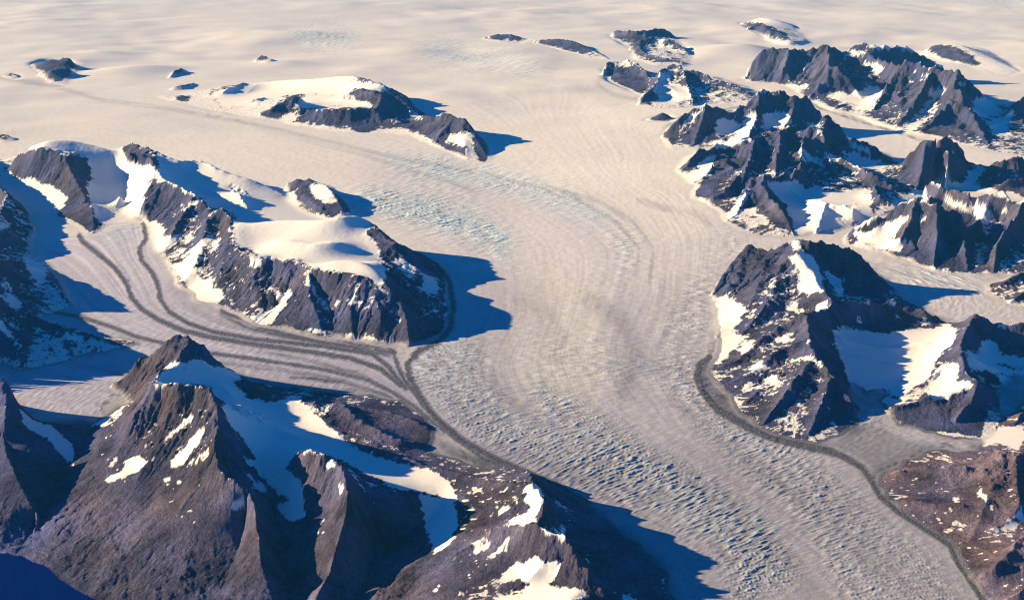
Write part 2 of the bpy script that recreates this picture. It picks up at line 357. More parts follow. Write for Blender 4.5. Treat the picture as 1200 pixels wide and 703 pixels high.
land('snow_back_ridge', 'long snow backed ridge with dark cliffs, upper left between two ice streams',
  [(186,112),(210,112),(240,104),(290,98),(340,92),(400,96),(445,106),(480,120),(500,132),(528,142),(552,150),(566,162),(577,180),(576,189),(560,192),(540,186),(518,176),(500,168),(480,160),(440,158),(425,158),(400,156),(380,152),(350,148),(320,141),(290,139),(255,132),(215,124)],
  [(240,112,60),(262,106,200),(287,96,260),(290,98,120)],
  [(290,108,120),(305,95,260),(335,90,400),(365,88,520),(400,84,650),(412,84,660),(430,92,600),(450,99,520),(470,106,360),(478,112,200),(482,118,90)],
  [(306,133,60),(318,128,190),(330,118,330),(345,113,410),(355,112,400),(350,122,270),(352,132,150),(358,136,60)],
  [(360,127,300),(375,128,330),(390,128,350),(405,127,380),(420,125,410),(435,126,380),(444,134,260),(448,144,100)],
  [(400,106,420),(420,104,460),(440,108,470),(450,108,440),(462,110,400),(475,118,280),(482,130,160)],
  [(448,108,440),(444,122,320),(440,130,300)],
  [(455,140,160),(466,138,220),(480,142,120)],
  [(490,138,160),(502,135,330),(512,138,280),(520,134,420),(528,134,470),(535,139,420),(545,138,470),(550,143,400),(556,155,260),(562,168,150),(570,182,30)],
  [(530,136,450),(522,150,260),(510,165,90)],
  [(545,140,440),(540,155,250),(545,170,150),(548,184,40)],
  [(528,160,180),(538,155,230),(548,158,240),(555,168,140)],
  [(290,118,120),(300,114,190),(310,112,200)],
  snow=0.34)
for _k, _o, _l, _t in (('a',[(566,46),(580,44),(600,44),(618,47),(610,51),(585,50)],[(568,44,60),(585,40,190),(600,41,170),(616,45,60)],'thin dark rock strip on the far ice at top centre, left one of two'),
                       ('b',[(624,52),(640,50),(670,53),(690,60),(714,70),(700,69),(670,64),(645,57)],[(626,48,120),(640,46,200),(665,47,280),(682,52,220),(696,60,100),(712,68,40)],'thin dark rock strip on the far ice at top centre, right one of two')):
    land('strip_' + _k, _t, _o, _l, snow=0.15)
land('back_range', 'tall serrated mountain range with dark faces, upper right behind the ice strip',
  [(872,98),(885,80),(905,70),(940,66),(985,66),(1020,60),(1060,60),(1095,80),(1125,92),(1150,112),(1172,125),(1240,130),(1260,190),(1200,184),(1170,180),(1140,173),(1095,161),(1060,153),(1010,138),(975,128),(950,119),(925,103),(905,97),(885,97)],
  [(874,90,60),(878,78,260),(886,64,560),(897,57,700),(910,58,680),(925,56,740),(940,59,680),(952,60,660),(962,55,760),(970,53,820),(980,58,740),(988,65,560)],
  [(985,66,560),(1000,55,800),(1015,46,980),(1030,47,980),(1045,50,920),(1055,47,960),(1075,56,800),(1090,66,600),(1105,76,360)],
  [(925,57,740),(920,75,430),(915,92,130)],
  [(970,54,820),(972,75,650),(970,88,500),(955,105,220),(945,116,40)],
  [(988,70,560),(1000,62,700),(1012,60,760),(1030,70,600)],
  [(972,75,650),(985,82,600),(1000,95,400),(1010,112,160)],
  [(1012,60,760),(1035,68,700),(1055,78,700),(1062,72,860),(1070,76,820),(1078,74,860),(1085,80,800),(1095,74,900),(1104,84,800),(1115,80,880),(1122,79,920),(1130,88,820),(1138,98,680),(1150,107,520),(1165,118,320),(1175,128,120)],
  [(1062,73,860),(1048,88,600),(1035,108,330),(1022,130,50)],
  [(1095,75,900),(1085,95,640),(1075,115,400),(1060,135,160),(1048,149,20)],
  [(1122,80,900),(1120,100,720),(1110,120,460),(1095,140,220),(1075,155,20)],
  [(1120,100,720),(1135,125,440),(1150,150,200),(1160,172,20)],
  [(1010,118,60),(1030,110,140),(1045,105,220)],
  [(1060,148,20),(1080,125,200),(1095,108,380)],
  [(1150,150,160),(1175,140,180),(1200,140,200)],
  [(1180,130,260),(1190,122,330),(1200,115,380),(1230,110,420)],
  [(978,126,40),(993,118,130),(1005,124,60)],
  snow=0.04)
land('snow_dome_nunatak', 'long snow dome with a rock stripe on its side, top right above the serrated range',
  [(1082,62),(1095,56),(1120,52),(1150,56),(1175,70),(1198,85),(1180,90),(1160,86),(1140,80),(1110,72)],
  [(1085,55,160),(1100,51,300),(1118,50,380),(1130,54,340),(1145,62,220),(1165,70,160),(1190,82,40)],
  [(1095,60,120),(1120,62,200),(1140,70,150),(1150,78,50)], snow=0.3)
land('tower_group', 'two tall brown rock towers rising in front of the ice strip at the right',
  [(1035,212),(1055,195),(1080,185),(1110,184),(1140,190),(1150,196),(1165,192),(1200,186),(1260,188),(1260,236),(1200,232),(1160,225),(1130,222),(1100,218),(1088,222),(1060,232),(1040,232)],
  [(1042,208,60),(1058,192,260),(1068,180,480),(1078,170,680),(1084,168,740),(1092,172,700),(1100,178,560),(1108,179,600),(1114,178,620),(1124,188,420),(1135,196,220),(1142,205,100)],
  [(1092,172,700),(1096,165,720),(1110,162,740),(1122,166,640),(1130,178,380)],
  [(1084,168,740),(1082,190,480),(1078,210,220),(1070,228,40)],
  [(1112,179,620),(1110,195,420),(1108,212,180)],
  [(1096,180,460),(1097,200,230),(1098,215,80)],
  [(1140,205,120),(1155,195,280),(1175,188,420),(1200,182,520),(1240,178,560)],
  [(1160,222,60),(1180,212,200),(1210,205,300)],
  [(1050,222,120),(1035,215,60)],
  snow=0.0, tone=(1.2,0.96,0.85))
land('fan_mountain', 'wide mountain with a white snow crest and deep blue shaded fronts, at the right edge',
  [(990,285),(1000,268),(1020,262),(1050,255),(1075,245),(1085,232),(1100,226),(1130,228),(1160,232),(1260,240),(1260,325),(1200,319),(1185,321),(1160,323),(1130,323),(1105,320),(1085,317),(1065,306),(1040,299),(1010,292)],
  [(996,272,60),(1005,263,240),(1020,255,380),(1035,248,480),(1050,240,580),(1065,231,700),(1075,225,790),(1082,226,800),(1092,238,720),(1100,242,680),(1112,248,560),(1125,250,500)],
  [(1084,216,640),(1092,212,720),(1105,214,760),(1125,217,780),(1145,222,760),(1160,224,760),(1180,224,780),(1200,230,780),(1240,235,800)],
  [(1075,228,780),(1068,250,560),(1058,270,340),(1048,290,100)],
  [(1100,242,680),(1098,265,460),(1096,290,230),(1095,314,30)],
  [(1125,250,500),(1128,270,380),(1132,295,200),(1135,318,20)],
  [(1160,225,750),(1150,250,480),(1145,265,360)],
  [(1200,232,780),(1185,260,520),(1170,285,300),(1165,318,30)],
  [(1112,262,400),(1112,290,160)],
  [(1150,285,120),(1150,310,20)],
  [(1088,232,520),(1110,238,430),(1135,250,330),(1145,262,250)],
  [(1020,275,160),(1035,262,300)],
  [(1005,285,60),(1015,280,140),(1022,285,80)],
  [(1040,280,160),(1045,290,80)],
  snow=0.12)
land('small_outcrops', 'low brown outcrops in the snow behind the two pointed ridge at the right edge',
  [(1160,330),(1180,326),(1200,322),(1260,320),(1260,370),(1200,362),(1170,352),(1150,342)],
  [(1168,338,60),(1180,328,160),(1200,318,260),(1240,312,320)],
  [(1185,352,60),(1200,342,120),(1230,340,150)], snow=0.05, tone=(1.2,0.95,0.75))

# hummocks of the ice sheet that carry soft shading
BUMPS = [(340,45,60,90),(480,62,60,60),(130,85,60,80),(175,82,40,80),(130,65,40,70),(875,60,40,70),(1060,20,60,40),(330,75,40,60),(590,60,60,40),(40,58,60,60),(1020,35,60,60),(860,62,50,50),(620,75,70,40),(430,80,40,30)]
LAKE = [(-260,652),(0,648),(27,652),(36,658),(54,664),(70,679),(90,692),(112,703),(140,722),(200,758),(200,900),(-260,900)]
SNOW = [  # snow fields and patches, as they lie on the slopes
 [(18,185),(28,175),(32,168),(40,163),(52,160),(70,158),(90,158),(108,166),(125,173),(137,170),(145,176),(145,185),(125,182),(108,186),(95,183),(85,178),(75,181),(68,177),(55,174),(45,174),(35,177),(26,178)],
 [(0,205),(8,200),(15,207),(30,213),(38,211),(45,217),(60,218),(70,225),(80,235),(68,250),(60,252),(40,240),(15,225),(0,215)],
 [(108,186),(125,182),(145,185),(150,192),(180,196),(182,205),(172,225),(167,238),(160,262),(135,262),(120,265),(113,255),(106,235),(103,218),(112,205),(103,195)],
 [(187,182),(215,190),(240,190),(262,195),(290,207),(312,215),(345,230),(360,258),(300,262),(285,262),(275,250),(262,243),(245,245),(240,235),(215,225),(200,215),(190,205),(187,198)],
 [(183,200),(192,200),(196,212),(190,217),(183,214)],
 [(168,262),(178,258),(190,265),(192,280),(205,277),(211,277),(200,290),(186,300),(180,290),(172,280)],
 [(193,308),(205,312),(215,308),(222,297),(232,285),(243,278),(254,274),(252,280),(240,288),(233,298),(228,310),(232,325),(242,330),(250,328),(248,338),(262,342),(258,352),(245,355),(232,352),(225,340),(212,325)],
 [(215,282),(228,273),(222,283)],[(203,305),(215,290),(212,300)],[(232,305),(240,303),(236,309)],[(245,287),(257,282),(250,295)],[(211,245),(224,242),(215,250)],[(221,238),(231,238),(234,244),(226,243)],
 [(273,262),(285,255),(310,253),(350,250),(380,255),(405,250),(420,249),(435,258),(437,268),(428,275),(440,285),(445,300),(452,315),(452,330),(445,335),(436,332),(432,325),(420,322),(400,318),(385,316),(372,312),(362,312),(352,305),(340,303),(330,306),(318,302),(305,300),(295,292),(285,292),(275,285),(272,275)],
 [(275,240),(300,236),(345,240),(375,262),(300,262)],[(292,303),(305,301),(306,312),(295,314)],
 [(340,340),(343,345),(335,360),(320,375),(308,385),(302,380),(294,374),(295,371),(315,366),(330,350)],[(318,335),(328,340),(334,345),(325,355),(320,345)],
 [(362,316),(368,312),(366,325),(372,345),(385,360),(380,362),(362,337),(359,325)],[(392,357),(400,352),(399,358),(395,362)],[(407,352),(422,350),(422,356),(408,357)],
 [(358,386),(372,387),(388,390),(390,395),(375,393),(360,389)],[(400,393),(412,391),(415,397),(402,396)],[(420,396),(435,394),(445,401),(468,405),(465,408),(440,404)],
 [(463,303),(475,303),(486,318),(484,330),(472,318),(465,312)],[(497,320),(510,325),(515,345),(500,345),(495,335)],[(443,334),(452,338),(461,350),(452,347)],[(480,372),(500,388),(497,392)],
 [(362,222),(375,213),(385,222),(395,235),(385,238),(375,235),(365,228)],
 [(180,455),(190,440),(197,428),(206,424),(218,428),(230,421),(242,424),(250,430),(262,432),(272,436),(285,440),(285,445),(272,446),(290,465),(300,470),(325,470),(345,467),(352,470),(365,480),(378,492),(390,505),(410,525),(440,535),(470,545),(500,550),(520,560),(531,575),(533,590),(515,580),(490,575),(465,572),(440,560),(420,550),(405,540),(385,535),(360,530),(345,532),(335,548),(347,560),(352,580),(360,605),(345,613),(330,605),(324,590),(338,585),(318,570),(305,560),(296,545),(290,537),(300,540),(300,535),(285,515),(270,495),(262,478),(265,470),(250,460),(245,452),(215,450),(205,448),(190,452)],
 [(490,580),(515,582),(535,595),(535,620),(525,640),(508,650),(505,630),(498,610),(495,595)],
 [(230,485),(222,495),(205,510),(190,522),(185,522),(200,510),(210,500),(220,490)],[(240,500),(235,520),(222,535),(210,545),(195,550),(200,540),(215,530),(225,515),(233,505)],
 [(245,525),(245,535),(232,545),(222,545),(235,535)],[(165,535),(172,540),(155,555),(140,562),(122,566),(125,560),(145,552),(150,540)],[(190,530),(180,540),(173,543),(185,533)],
 [(125,540),(138,536),(139,541),(128,546)],[(187,560),(197,556),(201,562),(190,565)],[(205,563),(213,562),(215,569),(208,568)],[(270,585),(288,586),(286,595),(275,599),(269,594)],
 [(115,495),(135,485),(150,470),(155,465),(142,484),(150,480),(140,490),(120,500),(107,500)],
 [(345,562),(352,560),(355,575),(360,585),(365,578),(362,590),(358,600),(352,585)],[(396,570),(402,569),(400,582),(396,585)],[(372,610),(384,607),(375,613)],[(362,612),(366,610),(365,620)],[(376,624),(383,622),(385,628),(376,628)],
 [(400,548),(412,550),(428,570),(436,582),(430,580),(415,560)],[(381,542),(392,545),(393,552),(382,550)],[(284,531),(292,540),(298,560),(310,570),(312,576),(298,573),(290,560)],
 [(618,572),(628,567),(634,572),(637,582),(632,595),(628,610),(615,614),(590,618),(600,610),(615,603),(622,595),(617,585)],[(628,614),(645,616),(662,620),(665,632),(660,636),(652,625),(640,628)],
 [(553,635),(570,628),(576,632),(572,645),(555,653)],[(575,652),(590,635),(603,620),(600,630),(590,645),(578,655)],
 [(597,665),(605,660),(615,662),(628,655),(640,660),(652,657),(653,672),(640,685),(660,690),(678,690),(690,710),(585,710),(583,700),(610,697),(625,685),(610,680),(600,678),(585,682)],
 [(585,600),(598,590),(597,598),(587,603)],[(602,585),(608,586),(603,592)],[(643,582),(660,590),(678,612),(662,600)],[(683,645),(694,658),(690,660)],[(738,692),(750,703),(740,703)],[(540,690),(552,692),(535,700)],[(505,692),(520,684),(510,697)],
 [(926,281),(935,283),(945,300),(955,305),(960,315),(966,340),(950,345),(935,338),(940,325),(935,312),(925,305),(925,300),(938,298),(930,290)],
 [(886,345),(900,340),(910,325),(908,335),(898,345)],[(910,350),(930,337),(930,342),(915,350)],[(922,360),(930,355),(945,365),(935,368),(922,365)],[(955,358),(970,350),(972,362),(958,368)],
 [(902,398),(918,393),(930,397),(925,402),(905,402)],[(862,412),(872,402),(885,397),(880,410),(868,418)],[(880,430),(890,426),(905,430),(895,436),(878,438)],[(845,439),(872,438),(860,441)],
 [(923,425),(940,420),(955,418),(965,428),(973,432),(965,434),(955,425),(940,423),(928,427)],[(898,443),(905,440),(915,448),(905,452)],[(870,455),(882,450),(880,460),(872,460)],[(925,457),(932,452),(935,458)],[(943,455),(952,458),(948,461)],
 [(838,352),(850,347),(855,352),(870,358),(872,365),(865,380),(855,390),(862,395),(880,392),(865,402),(855,415),(845,425),(838,420),(842,400),(837,375),(833,360)],
 [(968,318),(985,325),(992,340),(985,350),(978,340)],[(1003,376),(1012,366),(1016,372),(1008,382)],[(1048,362),(1060,368),(1056,376),(1049,372)],[(1075,373),(1085,372),(1088,382),(1080,385)],[(1035,354),(1048,350),(1054,360),(1044,358)],[(1064,384),(1072,384),(1070,390),(1062,388)],
 [(975,388),(1010,390),(1040,392),(1060,388),(1090,386),(1110,380),(1120,385),(1118,400),(1110,410),(1098,420),(1090,440),(1075,450),(1050,465),(1040,455),(1020,460),(1008,475),(1000,460),(990,430),(980,405)],
 [(1097,435),(1110,425),(1125,430),(1122,440),(1110,450),(1135,445),(1140,452),(1125,462),(1110,468),(1095,470),(1085,466)],[(1135,412),(1160,420),(1168,430),(1200,435),(1200,440),(1160,437),(1135,425)],[(1148,398),(1165,398),(1172,415),(1200,420),(1200,430),(1165,425),(1150,412)],
 [(1165,382),(1180,378),(1186,384),(1176,386)],
 [(1145,518),(1160,508),(1180,500),(1200,498),(1200,520),(1190,528),(1170,520),(1150,522)],[(1170,440),(1185,442),(1205,450),(1205,480),(1190,482),(1178,470),(1180,455)],
 [(1145,568),(1150,572),(1158,585),(1168,598),(1165,600),(1155,590),(1148,580)],[(1110,595),(1120,590),(1125,598),(1115,602)],[(1120,580),(1124,590),(1118,592)],[(1190,600),(1200,590),(1200,612),(1180,620),(1175,618)],[(1100,541),(1118,543),(1115,546)],[(1160,620),(1175,618),(1170,626)],
 [(825,170),(835,167),(850,166),(862,163),(868,158),(873,145),(880,131),(888,133),(885,148),(878,158),(880,166),(870,166),(860,172),(845,174)],
 [(858,203),(880,205),(895,204),(930,197),(935,196),(925,203),(895,207),(862,206)],[(800,205),(815,200),(825,190),(838,182),(835,195),(828,205),(820,215),(808,214)],
 [(850,255),(860,245),(870,232),(880,223),(882,226),(872,238),(862,250),(880,245),(900,255),(903,262),(895,264),(885,250),(860,256)],[(935,176),(942,174),(958,190),(957,192),(940,190)],
 [(948,147),(962,145),(965,150),(955,152),(966,158),(962,163),(955,155)],[(925,213),(935,212),(945,225),(960,218),(967,225),(990,225),(1010,222),(1020,225),(1020,255),(1000,262),(985,268),(960,270),(945,275),(935,275),(925,245),(905,225),(900,215)],
 [(990,172),(1000,167),(1005,165),(1020,180),(1020,185),(1005,178)],[(985,176),(1000,180),(1040,195),(1030,202),(1000,195)],[(910,152),(925,146),(933,146),(915,155)],[(965,182),(975,180),(984,190),(975,192)],[(902,172),(906,170),(909,178),(902,178)],
 [(800,128),(828,118),(835,121),(812,127)],[(812,135),(822,125),(825,128),(815,140),(803,152),(797,160),(793,152)],[(840,140),(865,142),(870,155),(840,160)],[(895,135),(920,132),(930,145),(895,152)],[(885,105),(893,100),(905,106),(905,110),(890,112)],
 [(712,70),(722,68),(738,74),(735,80),(722,78)],[(772,88),(782,86),(785,100),(775,112),(765,108),(770,95)],[(785,98),(805,103),(812,108),(810,118),(790,122),(765,125),(775,115)],
 [(765,55),(775,48),(790,58),(795,62),(770,60)],[(866,26),(878,20),(890,16),(905,18),(925,26),(929,36),(905,32),(890,24),(880,27)],
 [(250,108),(300,97),(340,88),(400,83),(410,92),(415,100),(450,100),(455,106),(440,108),(420,103),(405,110),(385,112),(365,110),(345,112),(330,116),(318,126),(300,126),(260,125)],
 [(360,113),(385,115),(420,120),(440,126),(430,126),(400,125),(375,129),(360,126),(352,120)],[(523,165),(535,157),(550,157),(552,170),(545,172),(530,170)],[(480,128),(492,132),(495,142),(485,142)],[(455,142),(468,139),(476,144),(460,146)],
 [(985,66),(1005,60),(1015,62),(1010,68),(995,70)],[(1005,52),(1015,46),(1060,47),(1095,66),(1110,80),(1100,78),(1075,62),(1050,56),(1030,60),(1015,52)],
 [(925,100),(945,98),(948,103),(935,108),(920,102)],[(965,112),(985,110),(1000,112),(1015,105),(1030,102),(1035,105),(1025,125),(1010,132),(1000,125),(975,115)],[(1060,148),(1075,135),(1085,120),(1098,116),(1090,130),(1075,140),(1065,150)],
 [(1058,150),(1080,140),(1103,124),(1095,135),(1075,152),(1068,155)],[(1075,95),(1088,85),(1090,88),(1080,98)],[(1122,96),(1135,97),(1137,101),(1125,102)],[(1155,145),(1172,140),(1190,130),(1180,150),(1182,160),(1175,162),(1160,152)],[(1085,108),(1100,102),(1110,106),(1100,115),(1088,118)],[(1145,115),(1165,118),(1172,135),(1150,140),(1140,130)],[(1010,75),(1025,72),(1040,82),(1030,90)],
[(1128,222),(1135,200),(1150,196),(1158,200),(1145,210),(1135,222)],[(1108,178),(1118,179),(1130,186),(1124,186)],
 [(1000,265),(1020,253),(1050,238),(1075,223),(1085,225),(1090,238),(1095,242),(1083,236),(1075,229),(1050,243),(1025,257),(1005,270)],[(1085,212),(1110,213),(1160,222),(1200,230),(1200,238),(1160,228),(1110,218)],
 [(1000,272),(1012,275),(1030,265),(1060,256),(1075,252),(1060,262),(1050,275),(1040,278),(1060,285),(1055,295),(1030,292),(1010,290)],[(1079,250),(1088,252),(1086,262),(1080,262)],[(1105,232),(1135,245),(1145,240),(1160,250),(1160,262),(1150,262),(1140,252),(1110,238)],[(1175,243),(1185,245),(1183,250),(1175,248)],
 [(28,300),(50,310),(55,330),(45,335),(35,318)],[(0,318),(12,335),(25,360),(18,365),(5,350)],[(0,370),(22,405),(18,408),(0,385)],[(75,390),(95,394),(98,402),(80,400)],[(38,395),(50,400),(45,404)],[(70,408),(82,412),(75,418)],[(0,257),(10,262),(8,270),(0,268)],
 [(22,478),(40,495),(60,500),(85,520),(88,545),(78,540),(60,515),(30,500)],
]
ROCK = [ [(430,112),(484,119),(500,137),(520,131),(548,139),(556,153),(530,158),(515,168),(500,160),(470,150),(446,150),(438,130)], [(38,75),(60,71),(92,70),(90,84),(78,95),(60,98),(46,88),(42,80)],[(5,86),(20,86),(18,92),(8,91)],[(200,92),(207,80),(220,83),(208,88)],[(198,104),(228,97),(228,100),(205,106)],[(206,114),(222,113),(220,118),(208,117)],[(566,41),(617,42),(617,48),(575,47)],[(625,45),(665,46),(695,60),(680,62),(640,53)],[(758,138),(776,132),(790,140),(765,143)],
  # bare rock inside or beside the snow
 [(31,167),(38,163),(47,162),(46,167),(36,170),(31,171)],[(12,200),(22,188),(35,179),(50,176),(68,180),(78,186),(92,210),(105,232),(112,270),(105,277),(95,270),(68,252),(80,236),(66,222),(55,216),(40,211),(25,208),(14,205)],
 [(95,270),(68,252),(80,236),(90,225),(105,240),(112,268)],[(133,240),(134,228),(142,227),(148,235),(145,250),(130,260),(110,262),(106,245)],[(84,188),(105,190),(110,200),(100,208),(112,215),(103,222),(92,210)],[(125,180),(130,177),(134,186),(130,189)],
 [(146,178),(165,177),(178,184),(188,196),(182,203),(172,195),(156,194),(150,188)],[(170,216),(180,214),(195,216),(205,215),(228,225),(243,238),(222,236),(200,230),(195,245),(205,262),(210,290),(190,262),(178,262),(165,240),(166,228)],[(196,178),(205,180),(213,188),(205,186)],[(241,190),(248,187),(257,194),(252,196),(243,193)],[(266,217),(272,214),(290,226),(294,234),(285,238),(270,226)],
 [(232,242),(238,240),(250,248),(240,255),(232,250)],[(345,308),(352,318),(346,345),(330,382),(300,380),(325,345),(335,330),(333,310)],[(450,330),(462,335),(478,360),(500,380),(520,372),(515,392),(480,405),(470,370)],[(437,262),(450,276),(475,290),(500,303),(520,330),(515,320),(490,315),(460,300),(450,300),(445,285),(428,273)],
 [(338,213),(350,209),(370,211),(375,216),(360,222),(365,230),(385,242),(395,245),(400,235),(385,218),(392,218),(403,236),(410,252),(395,256),(380,250),(350,228),(350,218)],
 [(155,425),(168,413),(182,412),(208,392),(222,393),(245,410),(281,438),(262,432),(232,420),(215,418),(212,425),(200,424),(190,436),(178,448),(160,460),(140,462),(130,452)],
 [(205,427),(218,426),(226,435),(225,441),(212,436)],[(262,473),(290,476),(302,482),(316,496),(305,497),(285,488),(268,480)],[(268,447),(285,441),(300,455),(318,467),(290,469)],[(247,455),(258,470),(268,490),(285,515),(298,535),(285,535),(290,560),(275,560),(258,545),(254,500)],
 [(290,540),(304,538),(310,555),(330,568),(340,583),(328,592),(312,578),(296,572),(288,560)],[(440,470),(480,485),(506,492),(510,515),(490,525),(460,515),(440,500),(425,485),(430,470)],[(398,470),(420,490),(450,510),(470,525),(440,520),(405,498),(385,480)],
 [(350,530),(362,527),(378,531),(385,540),(375,545),(372,560),(355,560),(350,545)],[(395,545),(408,560),(410,590),(395,640),(400,690),(340,703),(352,640),(380,600),(392,575)],
 [(700,600),(640,575),(665,630),(700,690),(780,703),(770,665)],
 [(940,283),(1000,295),(1045,336),(1030,350),(1000,345),(990,320),(968,312),(958,302),(945,298)],[(950,370),(975,380),(985,390),(990,430),(1006,480),(985,510),(970,450),(955,415),(948,385)],
 [(870,300),(900,295),(925,290),(932,310),(912,325),(895,330),(875,360),(862,352),(855,330),(840,340),(850,315)],
 [(1126,412),(1135,425),(1130,440),(1140,445),(1160,470),(1150,512),(1090,505),(1042,490),(1050,478),(1100,468),(1125,458),(1138,448),(1122,440),(1115,425)],[(1140,366),(1150,372),(1165,380),(1185,384),(1200,378),(1200,415),(1178,418),(1165,395),(1150,398),(1145,412),(1130,408),(1120,412)],[(1088,440),(1100,430),(1103,436),(1095,446)],[(1078,470),(1095,452),(1100,458),(1085,470)],
 [(1025,352),(1048,350),(1062,362),(1080,365),(1110,378),(1100,385),(1080,385),(1060,388),(1040,392),(1010,388),(1000,380),(1000,360)],
 [(775,160),(800,135),(824,120),(812,135),(795,152),(790,170)],[(828,122),(850,132),(865,140),(840,142),(835,160),(812,170),(800,165),(815,142)],[(893,105),(940,112),(965,133),(955,140),(930,135),(895,135),(888,128)],
 [(838,175),(862,174),(880,168),(900,158),(930,150),(935,175),(930,195),(895,202),(860,202),(845,215),(830,238),(815,228),(835,205)],[(955,240),(962,236),(972,240),(968,252),(960,256)],[(975,242),(1005,240),(1010,260),(985,262),(972,255)],
 [(968,137),(985,150),(1010,165),(1000,168),(988,172),(985,180),(960,178),(952,165),(966,160)],[(863,207),(893,208),(915,235),(930,270),(905,262),(885,245),(862,248),(875,225)],
 [(708,85),(712,74),(722,79),(740,80),(750,85),(760,100),(750,112),(735,104),(715,92)],[(718,38),(745,38),(765,45),(755,52),(745,60),(738,57),(745,48),(720,46)],[(868,29),(880,26),(905,33),(925,45),(900,42),(880,36)],
 [(244,111),(262,103),(287,96),(286,103),(262,111)],[(306,134),(318,128),(338,114),(356,112),(345,125),(330,138),(318,140)],[(290,118),(320,116),(320,123),(300,124),(290,122)],
 [(350,142),(355,128),(362,127),(380,130),(405,128),(430,127),(446,133),(446,145),(438,155),(422,157),(410,148),(400,150),(380,147),(365,143)],[(420,105),(448,108),(484,118),(484,130),(470,130),(448,125),(420,118),(415,110)],[(408,84),(440,94),(468,108),(455,106),(430,96)],[(512,163),(530,138),(550,140),(556,155),(540,155),(530,158),(520,168)],[(555,160),(575,180),(574,190),(565,190),(555,175)],[(515,168),(545,172),(545,185),(525,178)],
 [(880,66),(905,60),(925,60),(925,80),(915,95),(895,92),(880,85)],[(960,56),(985,62),(988,75),(975,70),(962,62)],[(928,90),(965,75),(980,80),(1010,98),(1005,110),(975,110),(948,100),(935,103)],[(1000,60),(1030,65),(1040,75),(1035,68),(1010,62)],[(1040,78),(1062,72),(1072,80),(1055,100),(1045,118),(1028,126),(1035,105)],[(1095,78),(1120,80),(1122,96),(1110,98),(1085,108),(1060,128),(1070,108)],[(1122,102),(1140,120),(1160,160),(1100,158),(1075,152),(1100,128)],
 [(1085,52),(1100,55),(1120,57),(1140,68),(1148,78),(1140,79),(1125,72),(1100,66),(1090,57)],
 [(1000,262),(1012,262),(1012,272),(1000,280),(996,275)],[(1015,258),(1050,244),(1075,232),(1085,240),(1075,250),(1050,252),(1030,258),(1005,272)],[(1032,276),(1042,272),(1050,280),(1045,290),(1035,288)],[(1090,242),(1110,250),(1135,255),(1140,300),(1130,320),(1070,305),(1058,290),(1075,262)],
 [(1088,218),(1110,222),(1160,232),(1190,240),(1170,250),(1135,242),(1110,232)],
]
# moraine lines on the ice, the dome's with trough shade painted in: (polyline, half width px, strength)
MORAINE = {
 'striped_moraine_outer': ('dark medial moraine stripe curving down the left valley glacier, nearest the huge shaded mountain side', [(92,276),(97,284),(115,298),(135,315),(148,332),(153,348),(165,362),(185,375),(215,388),(250,396),(300,404),(360,412),(410,420),(445,432),(470,452)], 2.5, .95),
 'striped_moraine_inner': ('dark medial moraine stripe curving down the left valley glacier, nearest the long dark crest', [(168,263),(171,280),(163,293),(165,304),(178,320),(185,335),(187,350),(197,365),(220,379),(250,389),(300,398),(380,406),(436,415),(455,430),(475,455)], 2.2, .95),
 'lower_stripe': ('thin dark moraine stripe lowest on the left valley glacier, passing behind the foreground peak', [(55,364),(95,372),(130,383),(160,395),(190,402),(240,413),(300,421),(380,433),(430,445),(460,460),(490,480),(520,505)], 2.0, .9),
 'dome_margin_moraine_shade': ('broad dark band of rubble and painted trough shade round the foot of the dome mountain and down the left bank of the main glacier', [(518,318),(527,333),(531,358),(528,385),(512,402),(490,411),(478,425),(478,440),(490,462),(510,490),(540,515),(575,535),(610,551),(650,567),(690,590)], 3.0, 1.0),
 'inner_bank_moraine': ('dark rubble line beside the broad band on the left bank of the main glacier', [(440,410),(462,414),(466,430),(475,448),(498,478),(528,510),(565,537),(600,551)], 2.0, .9),
 'right_bank_moraine': ('dark rubble band hugging the right bank of the main glacier', [(830,418),(819,428),(816,442),(823,460),(840,480),(870,498),(905,514),(950,524),(985,534),(1010,548),(1022,565),(1030,581),(1057,603),(1087,622),(1112,638),(1120,655),(1143,690),(1165,722)], 3.0, 1.0),
}
